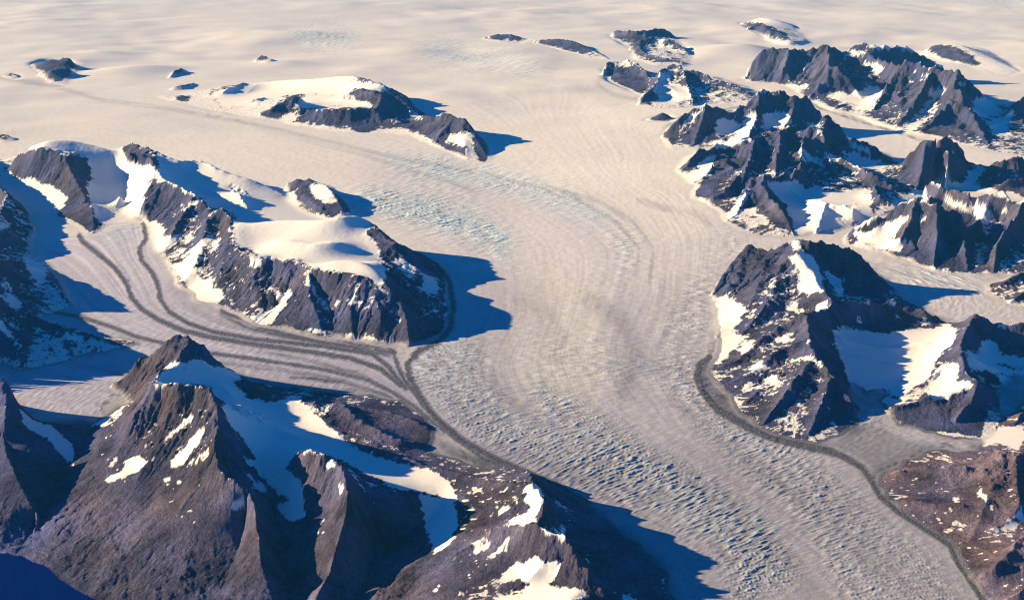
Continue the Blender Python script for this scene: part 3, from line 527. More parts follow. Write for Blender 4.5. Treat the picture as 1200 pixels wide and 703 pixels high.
FAINT = [([(842,392),(836,405),(829,418)],2,.6),([(846,372),(842,392)],1.2,.4),([(262,366),(290,381),(330,392),(380,401),(430,408),(462,414)],5,.75),([(60,362),(80,367),(100,371)],3,.5),([(300,412),(360,422),(420,438),(455,456),(480,475)],2.4,.6),([(340,442),(400,447),(450,462),(490,485)],2.2,.6),([(330,450),(380,455),(420,458)],1.5,.5),
 ([(260,425),(330,433),(400,445),(450,465),(490,490)],2.2,.5),([(940,520),(975,528),(1000,540),(1014,558)],3,.8),([(930,104),(960,127),(1000,140),(1050,155),(1100,172)],1.2,.5),([(952,118),(990,133),(1060,158),(1120,176)],1.0,.4),
 ([(0,92),(60,100),(120,118),(200,128),(300,146),(400,170),(480,188),(560,202),(620,217),(680,236),(725,262),(748,292),(745,320)],2.5,.22),([(300,150),(420,180),(500,205),(560,225)],3,.14),([(640,220),(700,235),(745,262),(765,295),(762,330)],3,.22),([(750,235),(780,245),(815,250),(830,262)],4,.2),
 ([(690,350),(725,372),(742,400),(740,430),(730,460)],9,.22),([(610,350),(645,370),(658,395),(650,420)],8,.16),([(565,400),(560,430),(585,460),(640,500)],7,.18),([(700,490),(780,540),(870,600),(930,660),(960,703)],8,.14),([(790,470),(860,530),(960,600),(1040,680)],7,.15),
 ([(655,60),(640,95),(600,110)],8,.08),([(745,90),(705,88),(700,100),(720,112),(750,118)],2.5,.2),([(1085,538),(1110,520),(1120,528)],3,.5),([(1000,300),(1060,322),(1130,336)],1.5,.2),([(955,330),(1010,330),(1100,345)],2,.1),([(1020,560),(1050,545),(1080,530)],2.5,.7),
 ([(150,455),(130,465),(118,480)],2,.5),([(525,525),(560,540),(600,553)],6,.6),([(500,488),(515,520),(545,542)],5,.5)]
CREV = [([(415,225),(470,225),(550,245),(590,270),(603,285),(588,302),(560,285),(500,265),(430,250)],1.0,.8),([(440,182),(520,185),(600,205),(680,230),(720,255),(715,265),(640,240),(560,218),(480,208)],.55,.6),
 ([(490,412),(560,390),(570,440),(600,480),(680,520),(760,560),(850,620),(900,690),(870,740),(850,650),(780,610),(700,580),(620,550),(540,500),(480,450)],.8,.25),([(620,445),(680,470),(760,530),(840,570),(900,610),(940,680),(900,690),(820,600),(720,540),(640,490)],1.0,.35),
 ([(850,290),(835,340),(820,400),(830,450),(880,510),(960,540),(1020,600),(1100,660),(1150,720),(1000,720),(950,620),(880,560),(820,500),(775,440),(785,370)],.75,.12),([(1030,305),(1080,318),(1150,330),(1165,335),(1120,335),(1060,325)],1.0,.5),
 ([(1005,482),(1025,480),(1035,495),(1010,502)],.8,.4),([(115,268),(170,262),(165,280),(130,285)],.5,.4),([(715,265),(740,280),(745,300),(735,325),(722,335),(728,300)],.8,.3),([(480,62),(520,55),(560,65),(640,75),(625,85),(560,75)],.6,.5),([(340,40),(420,42),(420,55),(350,52)],.4,.4),([(640,400),(780,420),(760,450),(640,440)],.3,.1),([(830,270),(870,280),(890,290),(850,300)],.6,.1)]
FLOW = [([(0,155),(150,168),(300,205),(430,255),(520,305),(542,360),(505,405),(486,425),(484,440),(520,490),(600,540),(700,590),(800,650),(880,730)],.10),
 ([(0,120),(250,150),(420,195),(560,240),(620,290),(630,370),(600,430),(640,500),(760,570),(900,650),(970,730)],.30),
 ([(250,142),(440,172),(560,207),(660,245),(735,290),(722,330),(690,400),(720,470),(830,560),(960,640),(1050,730)],.50),
 ([(620,100),(640,150),(680,200),(740,240),(775,290),(770,350),(740,420),(790,500),(900,570),(1020,650),(1090,730)],.70),
 ([(720,130),(780,200),(822,280),(815,350),(800,420),(850,500),(960,560),(1060,640),(1130,730)],.90),
 ([(760,150),(780,210),(845,275),(828,340),(818,430),(880,512),(970,532),(1020,575),(1100,640),(1155,730)],1.0),
 ([(110,275),(150,320),(170,358),(230,385),(330,407),(420,420),(455,440),(500,485),(560,533),(640,565)],0.04),
 ([(168,265),(165,300),(185,335),(200,365),(260,390),(380,406),(450,415),(478,440)],.08),
 ([(20,300),(90,365),(170,400),(260,420),(380,437),(450,455),(500,495)],0.0),
 ([(0,20),(400,10),(800,12),(1200,25)],1.3),([(0,60),(300,50),(520,60)],.8)]

# broad tones of the ice: clean and dusty reaches
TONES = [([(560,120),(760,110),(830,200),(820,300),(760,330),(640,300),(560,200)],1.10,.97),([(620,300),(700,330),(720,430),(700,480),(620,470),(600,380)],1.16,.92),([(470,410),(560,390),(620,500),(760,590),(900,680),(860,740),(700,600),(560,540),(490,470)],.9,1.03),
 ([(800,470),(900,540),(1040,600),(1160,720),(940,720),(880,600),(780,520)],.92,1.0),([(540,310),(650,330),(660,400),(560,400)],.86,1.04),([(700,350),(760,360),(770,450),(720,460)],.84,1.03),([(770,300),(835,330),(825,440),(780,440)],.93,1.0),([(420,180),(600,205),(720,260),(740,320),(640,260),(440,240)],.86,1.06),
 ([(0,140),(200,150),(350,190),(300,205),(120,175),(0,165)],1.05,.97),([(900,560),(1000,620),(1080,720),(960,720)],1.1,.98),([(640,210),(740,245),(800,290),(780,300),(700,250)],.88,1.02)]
# ------------------------------------------------------------------ solve the relief on the log-polar grid
def setline(fix, val, line, jag=0.0):
    c, r, h = pts(line)
    if jag:
        d = np.exp(LR0 + r * DS); gx0 = d * np.sin(TH0 + c * DS); gy0 = d * np.cos(TH0 + c * DS)
        ws = 2.0 if jag > 1.5 else 1.0; gx0 = gx0 / ws; gy0 = gy0 / ws
        jn = 1.0 * np.abs(perlin(gx0 / 430, gy0 / 430, 5)) + 0.6 * np.abs(perlin(gx0 / 190, gy0 / 190, 6)) + 0.35 * np.abs(perlin(gx0 / 90, gy0 / 90, 7))
        h = h + jag * np.clip(h / (800 if jag > 1.5 else 350), 0, 1) * (0.45 - jn) * 130
    c = np.rint(c).astype(int); r = np.rint(r).astype(int)
    ok = (c >= 0) & (c < NC) & (r >= 0) & (r < NR)
    c, r, h = c[ok], r[ok], h[ok]
    fix[r, c] = True; val[r, c] = h
shape = (NR, NC)
JAG = {'shaded_giant': 0.3, 'west_dome': 0.3, 'dome_mountain': 0.35, 'snow_back_ridge': 0.3, 'snow_dome_nunatak': 0.2}
def ragged(P):
    out = []
    for a, b in zip(P, P[1:] + P[:1]):
        n = max(1, int(math.hypot(a[0] - b[0], a[1] - b[1]) / 3))
        for i in range(n):
            t = i / n; out.append((a[0] + (b[0] - a[0]) * t, a[1] + (b[1] - a[1]) * t))
    o = np.array(out); s = np.clip(o[:, 1] / 300, 0.35, 1.2)
    dx = (perlin(o[:, 0] / 17, o[:, 1] / 17, 2) * 5 + perlin(o[:, 0] / 6, o[:, 1] / 6, 4) * 2.5) * s
    dy = (perlin(o[:, 0] / 17, o[:, 1] / 17, 12) * 3 + perlin(o[:, 0] / 6, o[:, 1] / 6, 14) * 1.5) * s
    return [(p[0] + a, p[1] + b) for p, a, b in zip(out, dx, dy)]
land_m = np.zeros(shape, bool); label = np.full(shape, -1, np.int16)
keys = list(LAND)
for i, k in enumerate(keys):
    m = polymask(ragged(LAND[k]['outline']), shape)
    land_m |= m; label[m & (label < 0)] = i
lake_m = polymask([(a, b, -600) for a, b in LAKE], shape)
land_m |= lake_m
fix = ~land_m; val = np.zeros(shape, np.float32)
for k in keys:
    for l in LAND[k]['lines']: setline(fix, val, l, JAG.get(k, 2.6 if SCALE.get(k, 1.7) >= 1.7 and min(p[0] for p in LAND[k]['outline']) > 690 else 1.0))
fix[lake_m] = True; val[lake_m] = -600.0
def solve(fix, val, iters=60, src=None):
    nr, nc = fix.shape
    if min(nr, nc) < 24:
        z = np.where(fix, val, 0).astype(np.float32); iters = 400
    else:
        r2, c2 = (nr + 1) // 2, (nc + 1) // 2
        fp = np.zeros((r2 * 2, c2 * 2), np.float32); vp = np.zeros_like(fp)
        fp[:nr, :nc] = fix; vp[:nr, :nc] = val * fix
        fs = fp.reshape(r2, 2, c2, 2).sum((1, 3)); vs = vp.reshape(r2, 2, c2, 2).sum((1, 3))
        s2 = None
        if src is not None:
            sp = np.zeros((r2 * 2, c2 * 2), np.float32); sp[:nr, :nc] = src; s2 = sp.reshape(r2, 2, c2, 2).sum((1, 3))
        zc = solve(fs > 0, np.where(fs > 0, vs / np.maximum(fs, 1), 0).astype(np.float32), iters, s2)
        z = np.repeat(np.repeat(zc, 2, 0), 2, 1)[:nr, :nc]
        z = np.where(fix, val, z).astype(np.float32)
    for _ in range(iters):
        p = np.pad(z, 1, mode='edge')
        z = np.where(fix, val, 0.25 * (p[:-2, 1:-1] + p[2:, 1:-1] + p[1:-1, :-2] + p[1:-1, 2:]) - (0 if src is None else src)).astype(np.float32)
    return z
base = solve(fix, val)
SAG = {'back_range': 5, 'nose_mountain': 4.5, 'slab_mountain': 4.5, 'fan_mountain': 4.5, 'tower_group': 4, 'upper_nunatak': 4, 'double_nunatak': 3, 'right_headland': 0.9, 'right_basin_ridge': 1.5, 'middle_crest': 1.2, 'shaded_giant': 1.0, 'snow_back_ridge': 1.5, 'west_dome': 0.8, 'dome_mountain': 0.3, 'great_peak': 0.3, 'edge_peak': 0.3, 'brown_corner_hill': 0.3, 'small_outcrops': 1}
src = np.zeros(shape, np.float32)
for i, k in enumerate(keys): src[label == i] = SAG.get(k, 0)
sag = np.clip(base - solve(fix, val, 60, src), 0, None)
lim = 0.6 * np.clip(base, 1, None)
base = np.where(base > 0, base - lim * np.tanh(sag / lim), base)
base = np.where(fix, val, base)
log('relief solved', shape)
th_s = (TH0 + np.arange(NC) * DS).astype(np.float32); r_s = np.exp(LR0 + np.arange(NR) * DS).astype(np.float32)
X = r_s[:, None] * np.sin(th_s)[None]; Y = r_s[:, None] * np.cos(th_s)[None]
CELL = (r_s * DS)[:, None]

def project(x, y, z):
    dz = z - CAM_H; d = y * CP - dz * SP
    return 600 + FOC * x / d, 351.5 - FOC * (y * SP + dz * CP) / d
def raster(polys, weights=None, s=1.2):
    """polygons drawn over the photo frame, softened"""
    out = np.zeros((760, 1300), np.float32)
    for i, P in enumerate(polys):
        wgt = 1.0 if weights is None else weights[i]
        P = list(P) + [P[0]]; ys = [p[1] for p in P]
        for row in range(max(-20, int(min(ys))), min(738, int(max(ys)) + 1)):
            y = row + 0.501; xs = []
            for a, b in zip(P[:-1], P[1:]):
                if (a[1] > y) != (b[1] > y): xs.append(a[0] + (y - a[1]) / (b[1] - a[1]) * (b[0] - a[0]))
            xs.sort()
            for a, b in zip(xs[::2], xs[1::2]):
                a = max(-50, int(round(a))); b = min(1249, int(round(b)))
                if b > a:
                    seg = out[row + 20, a + 50:b + 50]; np.maximum(seg, wgt, out=seg)
    return out
def tap(img, px, py):
    px = np.clip(px + 50, 0, 1298); py = np.clip(py + 20, 0, 758)
    i = px.astype(np.int32); j = py.astype(np.int32); fx = (px - i); fy = (py - j)
    return (img[j, i] * (1 - fx) + img[j, i + 1] * fx) * (1 - fy) + (img[j + 1, i] * (1 - fx) + img[j + 1, i + 1] * fx) * fy
def area(P): return abs(sum(a[0] * b[1] - b[0] * a[1] for a, b in zip(P, P[1:] + P[:1]))) / 2
snow_img = blur(raster(SNOW, [0.74 if area(P) < 420 else 1.25 for P in SNOW]), 1); rock_img = blur(raster(ROCK), 1)

# ---- weathering: seeded roughness, then channels cut by run-off along the fall line
px_s, py_s = project(X, Y, base)
sn = tap(snow_img, px_s, py_s) * (1 - tap(rock_img, px_s, py_s))
snowy = np.zeros(shape, np.float32)
for i, k in enumerate(keys): snowy[label == i] = LAND[k]['snow'] > 0.2
sn = np.maximum(sn, snowy * (1 - np.clip(tap(rock_img, px_s, py_s), 0, 1)) * 0.85)
relief = np.abs(base)
amp = np.clip(relief / 500, 0, 1) ** 0.8 * np.where(land_m & ~lake_m, 1, 0)
edge = blur((land_m & ~lake_m).astype(np.float32), 5); edge = np.clip(edge * 2 - 1, 0, 1)
amp *= edge ** 0.7
low = Y < 26000
rough = fbm(X, Y, 1300, 6, 3, 0.62, ridged=True) - 0.25
fg = 1 - 0.5 * np.clip((22500 - np.hypot(X, Y)) / 3500, 0, 1) * np.clip((450 - base) / 450, 0, 1)
rough2 = fbm(X, Y, 600, 4, 9, 0.6)
soft = 1 - 0.88 * blur(sn, 3)
z = base + amp * soft * (rough * (120 + 300 * np.clip((np.hypot(X, Y) - 27000) / 14000, 0, 1) * (px_s > 690)) + rough2 * 95) * fg
z[lake_m] = -600
H = (z / CELL).astype(np.float32)
act = (land_m & ~lake_m).ravel()
ids = np.flatnonzero(act)
offs = [(-1, -1), (-1, 0), (-1, 1), (0, -1), (0, 1), (1, -1), (1, 0), (1, 1)]
rng = np.random.default_rng(5)
Hn = H.copy()
for it in range(15):
    P = np.pad(Hn, 1, mode='edge')
    best = np.full(Hn.shape, 0.0, np.float32); nxt = np.arange(NR * NC).reshape(NR, NC)
    zc = Hn * CELL
    Pz = np.pad(zc, 1, mode='edge')
    J, I = np.indices(Hn.shape)
    jit = 1 + 0.25 * rng.random(Hn.shape, dtype=np.float32)
    for dr, dc in offs:
        q = Pz[1 + dr:1 + dr + NR, 1 + dc:1 + dc + NC]
        s = (zc - q) / CELL / math.hypot(dr, dc) * jit
        b = s > best
        best = np.where(b, s, best)
        nxt = np.where(b, np.clip(J + dr, 0, NR - 1) * NC + np.clip(I + dc, 0, NC - 1), nxt)
    nx = nxt.ravel(); cur = ids.copy(); A = np.ones(NR * NC, np.float32)
    for s in range(45):
        cur = nx[cur]; cur = cur[act[cur]]
        if s < 20 or s % 2: A += np.bincount(cur, minlength=NR * NC).astype(np.float32) * (1 if s < 20 else 2)
    A2 = A.reshape(NR, NC)
    c = 0.018 * fg ** 2 * np.sqrt(np.minimum(A2, 900)) * soft
    zn = Pz[1:-1, 1:-1]; ztgt = zc.ravel()[nx].reshape(NR, NC)
    znew = (zc + c * ztgt) / (1 + c)
    zc = np.where(act.reshape(NR, NC), znew, zc)
    # slopes too steep to stand slide a little
    Pz = np.pad(zc, 1, mode='edge')
    lap = 0.25 * (Pz[:-2, 1:-1] + Pz[2:, 1:-1] + Pz[1:-1, :-2] + Pz[1:-1, 2:]) - zc
    zc = zc + np.where(act.reshape(NR, NC), 0.02 * lap, 0)
    Hn = (zc / CELL).astype(np.float32)
z = Hn * CELL
fix2 = ~land_m | lake_m; def2 = np.zeros(shape, np.float32)
for k in keys:
    for l in LAND[k]['lines']: setline(fix2, def2, l, 0)
def2 = np.where(fix2 & land_m & ~lake_m, val - z, 0).astype(np.float32)
z = z + 0.92 * solve(fix2, def2, 40)
sm = blur(z, 3)
ms = np.clip(blur(sn, 2), 0, 1)
z = z * (1 - 0.8 * ms) + sm * 0.8 * ms
z[lake_m] = -600
drain = np.log1p(A2)
log('weathered')

# ---- render grid by bilinear sampling, plus fine relief
QUAL = 1.0
DT = 0.00075 / QUAL; DL = 0.0013 / QUAL
nt_, nl_ = int((TH1 - TH0 - 0.02) / DT), int((LR1 - LR0 - 0.01) / DL)
th = TH0 + 0.005 + np.arange(nt_) * DT; lr = LR0 + 0.005 + np.arange(nl_) * DL
def up(a):
    c = ((th - TH0) / DS); r = ((lr - LR0) / DS)
    ci = c.astype(int); ri = r.astype(int); fc = (c - ci).astype(np.float32)[None]; fr = (r - ri).astype(np.float32)[:, None]
    a = a.astype(np.float32)
    t = a[ri][:, ci] * (1 - fc) + a[ri][:, ci + 1] * fc
    b = a[ri + 1][:, ci] * (1 - fc) + a[ri + 1][:, ci + 1] * fc
    return t * (1 - fr) + b * fr
rr = np.exp(lr).astype(np.float32)[:, None]
x = rr * np.sin(th).astype(np.float32)[None]; y = rr * np.cos(th).astype(np.float32)[None]
Z = up(z); LA = up(blur(land_m.astype(np.float32), 1)); MG = up(blur(land_m.astype(np.float32), 6)); LM = up(blur((land_m & ~lake_m).astype(np.float32), 1)); LK = up(lake_m.astype(np.float32)); AMP = up(amp); DR = up(drain); EDG = up(edge)
cell = (rr * DT)
px, py = project(x, y, Z)
wx_ = fbm(x, y, 420, 4, 71, 0.65) * 7; wy_ = fbm(x, y, 420, 4, 72, 0.65) * 5
S0 = tap(snow_img, px + wx_, py + wy_); R0 = tap(rock_img, px + wx_ * .8, py + wy_ * .8)
onland = (LM > 0.5)
# fine rock relief, ribs and runnels down the fall line
wn0 = rng.standard_normal(Z.shape, dtype=np.float32)
Zb = blur(Z, 3); g_r, g_c = np.gradient(Zb); g_c = g_c / DT; g_r = g_r / DL; gl = np.sqrt(g_c ** 2 + g_r ** 2) + 1e-6
def soft3(a):
    p = np.pad(a, 1, mode='edge'); a = 0.25 * (p[:-2] + 2 * p[1:-1] + p[2:]); return 0.25 * (a[:, :-2] + 2 * a[:, 1:-1] + a[:, 2:])
def lic(noise, dcx, drx, steps, stride=1.0):
    nr, nc = noise.shape; J, I = np.indices((nr, nc)); acc = noise.copy()
    for sgn in (1, -1):
        c = I.astype(np.float32); r = J.astype(np.float32)
        for s in range(steps):
            ci = np.clip(np.rint(c), 0, nc - 1).astype(np.int32); ri = np.clip(np.rint(r), 0, nr - 1).astype(np.int32)
            c = c + sgn * stride * dcx[ri, ci]; r = r + sgn * stride * drx[ri, ci]
            ci = np.clip(np.rint(c), 0, nc - 1).astype(np.int32); ri = np.clip(np.rint(r), 0, nr - 1).astype(np.int32)
            acc += noise[ri, ci]
    return acc / (2 * steps + 1)
runnel = lic(blur(wn0, 1), g_c / gl, g_r / gl * DT / DL, 8, 1.5); runnel /= runnel.std()
fine = fbm(x, y, 300, 4, 41, 0.68, ridged=True) - 0.3
rk = np.clip(AMP * 1.3, 0, 1) * (1 - 0.9 * np.clip(S0 * (1 - R0), 0, 1)) * (1 - up(snowy) * 0.85 * np.clip(1 - R0 * 1.5, 0, 1))
nearw = np.clip((24000 - rr) / 5000, 0, 1)
wpx = fbm(x, y, 500, 2, 81) * 160; wpy = fbm(x, y, 500, 2, 82) * 160
crag = fbm(x + wpx, y + wpy, 420, 5, 83, 0.62)
Z = Z + rk * nearw * crag * (52 + 95 * np.clip((Z - 150) / 500, 0, 1))
Z = Z + rk * runnel * cell * 0.20 * np.clip(fbm(x, y, 1500, 3, 49) + 0.7, 0, 1.3)
Z = Z + rk * fine * (38 * up(fg) ** 2) + rk * np.clip((rr - 30000) / 12000, 0, 1) * 75 * (fbm(x, y, 900, 4, 47, 0.6, ridged=True) - 0.3) + rk * 30 * fbm(x, y, 900, 3, 43)
# ---- the ice: undulations, flow lines, crevasses
gm = np.clip(1 - LM * 1.3, 0, 1) * (1 - LK)
ff = np.zeros(shape, bool); fv = np.zeros(shape, np.float32)
for l, v in FLOW: 
    c, r, _ = pts(l); c = np.rint(c).astype(int); r = np.rint(r).astype(int); ok = (c >= 0) & (c < NC) & (r >= 0) & (r < NR)
    ff[r[ok], c[ok]] = True; fv[r[ok], c[ok]] = v
psi = up(blur(solve(ff, fv, 40), 4))
gy_, gx_ = np.gradient(psi); gx_ = gx_ / DT; gy_ = gy_ / DL
nn = np.sqrt(gx_ ** 2 + gy_ ** 2) + 1e-9; gx_ /= nn; gy_ /= nn      # unit vector across the flow in (bearing, ln r)
dc_al, dr_al = -gy_ / DT * DT, gx_ * (DT / DL)
def lic(noise, dcx, drx, steps, stride=1.0):
    nr, nc = noise.shape; J, I = np.indices((nr, nc)); acc = noise.copy(); 
    for sgn in (1, -1):
        c = I.astype(np.float32); r = J.astype(np.float32)
        for s in range(steps):
            ci = np.clip(np.rint(c), 0, nc - 1).astype(np.int32); ri = np.clip(np.rint(r), 0, nr - 1).astype(np.int32)
            c = c + sgn * stride * dcx[ri, ci]; r = r + sgn * stride * drx[ri, ci]
            ci = np.clip(np.rint(c), 0, nc - 1).astype(np.int32); ri = np.clip(np.rint(r), 0, nr - 1).astype(np.int32)
            acc += noise[ri, ci]
    return acc / (2 * steps + 1)
wn = rng.standard_normal(Z.shape, dtype=np.float32)
def soft3(a):
    p = np.pad(a, 1, mode='edge'); a = 0.25 * (p[:-2] + 2 * p[1:-1] + p[2:]); return 0.25 * (a[:, :-2] + 2 * a[:, 1:-1] + a[:, 2:])
streak = lic(blur(wn, 1), dc_al, dr_al, 22, 2.0); streak /= streak.std()
wn2 = blur(wn, 1) ; wn2 /= wn2.std()
wn3 = soft3(wn); wn3 /= wn3.std()
crack = lic(wn3, gx_.astype(np.float32), (gy_ * DT / DL).astype(np.float32), 5, 1.0); crack /= crack.std(); crack = np.where(crack < 0, crack * 0.9, crack * 1.35)
bands = perlin(psi * 26, rr / 16000 + 0 * psi, 301) + 0.6 * perlin(psi * 61, rr / 11000 + 0 * psi, 302) + 0.4 * perlin(psi * 140, rr / 8000 + 0 * psi, 303)
log('flow textures')
cs = raster([c[0] for c in CREV], [c[1] for c in CREV]); cs = blur(cs, 10)
ct = raster([c[0] for c in CREV], [c[2] for c in CREV]); ct = blur(ct, 6)
CR = tap(cs, px, py) * gm; CT = tap(ct, px, py) * gm
patch = 0.75 + 0.5 * fbm(x, y, 2200, 3, 77)
CR = np.clip(CR * patch * 1.25, 0, 1.2) + 0.14 * gm * np.clip((34000 - rr) / 9000, 0, 1)
und = fbm(x * 0.45 + y * 0.1, y - 0.2 * x, 3600, 3, 21)            # long swells
far = np.clip((rr - 36000) / 30000, 0, 1)
und2 = fbm(x * 0.85, y, 7600, 3, 88, 0.45)
Z = Z + gm * (und * (10 + 28 * far) + und2 * 250 * far * np.clip(0.9 + 1.6 * fbm(x, y, 16000, 2, 99), 0.15, 1.6) + bands * 1.6 * np.clip(0.5 + 1.6 * fbm(x, y, 7000, 2, 304), 0, 1.4) + streak * 0.000009 * rr * (0.5 + 1.5 * np.clip(0.4 + fbm(x, y, 4200, 3, 91), 0, 1)))
Z = Z + gm * (CR * crack * cell * 0.34 + 0.03 * cell * wn2 * np.clip(1 - far, 0, 1))
for bx, by, bw, bh in BUMPS:
    gx0, gy0 = ground(bx, by); dd = math.hypot(gx0, gy0)
    wx = bw / FOC * dd * 0.8; wy = wx * 0.9
    e = np.exp(-(((x - gx0) / wx) ** 2 + ((y - gy0) / wy) ** 2))
    Z = Z + e * bh * 2.6
np.copyto(Z, -600.0, where=LK > 0.5)
def linefield(lines, img_s=1):
    out = np.zeros((760, 1300), np.float32)
    JJ, II = np.mgrid[-20:740, -50:1250].astype(np.float32)
    for l, wd, st in lines:
        for a, b in zip(l[:-1], l[1:]):
            x0, x1 = int(min(a[0], b[0]) - 3 * wd) + 50, int(max(a[0], b[0]) + 3 * wd) + 52
            y0, y1 = int(min(a[1], b[1]) - 3 * wd) + 20, int(max(a[1], b[1]) + 3 * wd) + 22
            x0, y0 = max(x0, 0), max(y0, 0)
            if x1 <= x0 or y1 <= y0: continue
            xx = II[y0:y1, x0:x1]; yy = JJ[y0:y1, x0:x1]
            if xx.size == 0: continue
            dx, dy = b[0] - a[0], b[1] - a[1]; t = np.clip(((xx - a[0]) * dx + (yy - a[1]) * dy) / (dx * dx + dy * dy), 0, 1)
            d = np.hypot(xx - a[0] - t * dx, yy - a[1] - t * dy)
            seg = out[y0:y1, x0:x1]; np.maximum(seg, st * np.clip(1.5 - d / wd, 0, 1), out=seg)
    return out
px, py = project(x, y, Z)
wob = perlin(x / 420, y / 420, 61) * 1.3 + perlin(x / 130, y / 130, 62) * 1.6
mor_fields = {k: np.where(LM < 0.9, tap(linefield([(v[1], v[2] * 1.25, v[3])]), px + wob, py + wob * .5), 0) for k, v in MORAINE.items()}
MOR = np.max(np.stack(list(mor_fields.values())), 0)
FNT = 1.4 * tap(linefield(FAINT), px + wob * 2, py + wob) * gm * np.clip(0.8 + 0.3 * streak, 0.2, 1.3)
Z = Z + np.clip(MOR, 0, 1) * gm * cell * 0.35
# ------------------------------------------------------------------ what lies on the surface
gz_r, gz_c = np.gradient(Z); slope = np.hypot(gz_c / cell, gz_r / (rr * DL))
Zs = up(blur(z, 2)); gr, gc = np.gradient(Zs); slopeb = np.hypot(gc / cell, gr / (rr * DL))
bias = np.zeros(len(keys) + 1, np.float32); tone = np.ones((len(keys) + 1, 3), np.float32)
for i, k in enumerate(keys): bias[i] = LAND[k]['snow']; tone[i] = LAND[k]['tone']
ci = np.clip(np.rint((th - TH0) / DS).astype(int), 0, NC - 1); ri = np.clip(np.rint((lr - LR0) / DS).astype(int), 0, NR - 1)
LB = label[ri][:, ci]
n1 = fbm(x, y, 700, 5, 55, 0.62); n2 = fbm(x, y, 160, 3, 56, 0.6)
score = 0.15 + bias[LB] - 0.09 * (px > 690) - 0.62 * (slope - 0.42) + 0.42 * n1 + 0.25 * n2 + 0.16 * np.clip(Zs / 800, -0.6, 1)
score = np.where(slopeb < 0.16, score + 0.10, score)
score = score + 0.30 * np.clip(fbm(x, y, 130, 2, 58) - 0.28, 0, 1) * 1.2; fk = fbm(x * 0.8 + y * 0.5, y - 0.3 * x, 150, 3, 59, 0.6) + 0.55 * fbm(x, y, 1100, 3, 60) + 0.10 * runnel
score = score + 2.6 * np.clip(fk - 0.30, 0, 0.3) * np.clip(1 - 1.2 * np.clip(slopeb - 0.6, 0, 1), 0, 1)
score = np.where((LB == keys.index('great_peak')) & (Zs < 200), score - 0.2, score); score = np.clip(score, -0.3, 0.62)
nz = 0.30 * n1 + 0.30 * n2
nz = 0.45 * n1 + 0.45 * n2 + 0.16 * runnel + 0.40 * fbm(x, y, 60, 2, 57)
score = score + 0.07 * runnel + 0.05 * DR * (DR > 1.2)
score = score * (1 - np.clip(S0 + R0, 0, 1)) + (1.0 * S0 - 0.0 * R0) + nz * (S0 > 0.02) * 0.9 - R0 * 0.10 + np.where(R0 > 0.3, 0.5 * n2 + .12 * n1, 0)
score = np.where((LB == keys.index('great_peak')) & (Zs < -30) & (S0 < 0.05), -0.3, score)
score = np.where((LB == keys.index('edge_peak')) & (Zs < 150) & (S0 < 0.05), -0.3, score)
SN = np.clip((score - 0.46) / 0.10, 0, 1)
# dirty grey ice lower down, clean snow above
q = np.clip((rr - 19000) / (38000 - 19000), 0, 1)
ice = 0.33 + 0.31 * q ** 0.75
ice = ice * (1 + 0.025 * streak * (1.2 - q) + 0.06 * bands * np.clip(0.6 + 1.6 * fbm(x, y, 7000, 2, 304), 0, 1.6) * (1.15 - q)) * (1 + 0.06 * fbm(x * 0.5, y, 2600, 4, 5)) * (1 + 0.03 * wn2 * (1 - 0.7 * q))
tm = np.zeros_like(ice); tw = np.zeros_like(ice)
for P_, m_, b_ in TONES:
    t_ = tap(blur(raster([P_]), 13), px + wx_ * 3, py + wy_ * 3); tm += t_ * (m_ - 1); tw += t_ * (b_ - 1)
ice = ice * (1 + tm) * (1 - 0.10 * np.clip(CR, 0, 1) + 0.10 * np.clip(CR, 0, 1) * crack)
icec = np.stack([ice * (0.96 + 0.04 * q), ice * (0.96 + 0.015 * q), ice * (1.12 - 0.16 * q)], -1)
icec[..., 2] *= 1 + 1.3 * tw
teal = np.stack([ice * 0.72, ice * 1.0, ice * 1.12], -1)
k = np.clip(CT * (0.7 + 0.35 * crack), 0, 1)[..., None]; icec = icec * (1 - k) + teal * k
fan = tap(blur(raster([[(838,418),(822,430),(815,445),(838,482),(885,510),(950,530),(985,524),(960,518),(905,509),(865,480),(845,460),(830,441)], [(1000,498),(1030,498),(1060,515),(1110,525),(1085,535),(1045,547),(1028,558),(1012,540),(975,525)], [(440,520),(600,545),(620,552),(560,548)]], [1.5, 1, .7]), 3), px, py) * gm
deb_shade = np.array([0.066, 0.068, 0.088], np.float32)  # rubble colour; its dark blue also paints the shaded trough at the dome's margin
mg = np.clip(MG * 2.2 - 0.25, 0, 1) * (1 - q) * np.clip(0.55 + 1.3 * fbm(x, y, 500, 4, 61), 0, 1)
k = np.clip(np.maximum(np.maximum(MOR, FNT), np.maximum(mg, np.clip(LA * 2.2 - 0.5, 0, 1) * np.clip(1.3 - 2.2 * q, 0, 1)) * 0.9) + 0.55 * fan, 0, 1)[..., None] * (0.9 + 0.1 * n2[..., None]); icec = icec * (1 - k) + deb_shade * k
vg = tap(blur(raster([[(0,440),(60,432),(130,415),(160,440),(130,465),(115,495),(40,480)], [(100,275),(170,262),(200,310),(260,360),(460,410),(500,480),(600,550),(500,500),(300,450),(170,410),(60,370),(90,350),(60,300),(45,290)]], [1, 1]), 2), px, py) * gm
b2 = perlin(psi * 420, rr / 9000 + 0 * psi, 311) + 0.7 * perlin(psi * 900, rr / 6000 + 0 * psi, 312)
icec = icec * (1 + 0.20 * (b2 * vg)[..., None]) * (1 - 0.10 * vg[..., None] * np.array([1.6, 1.5, 0.3], np.float32))
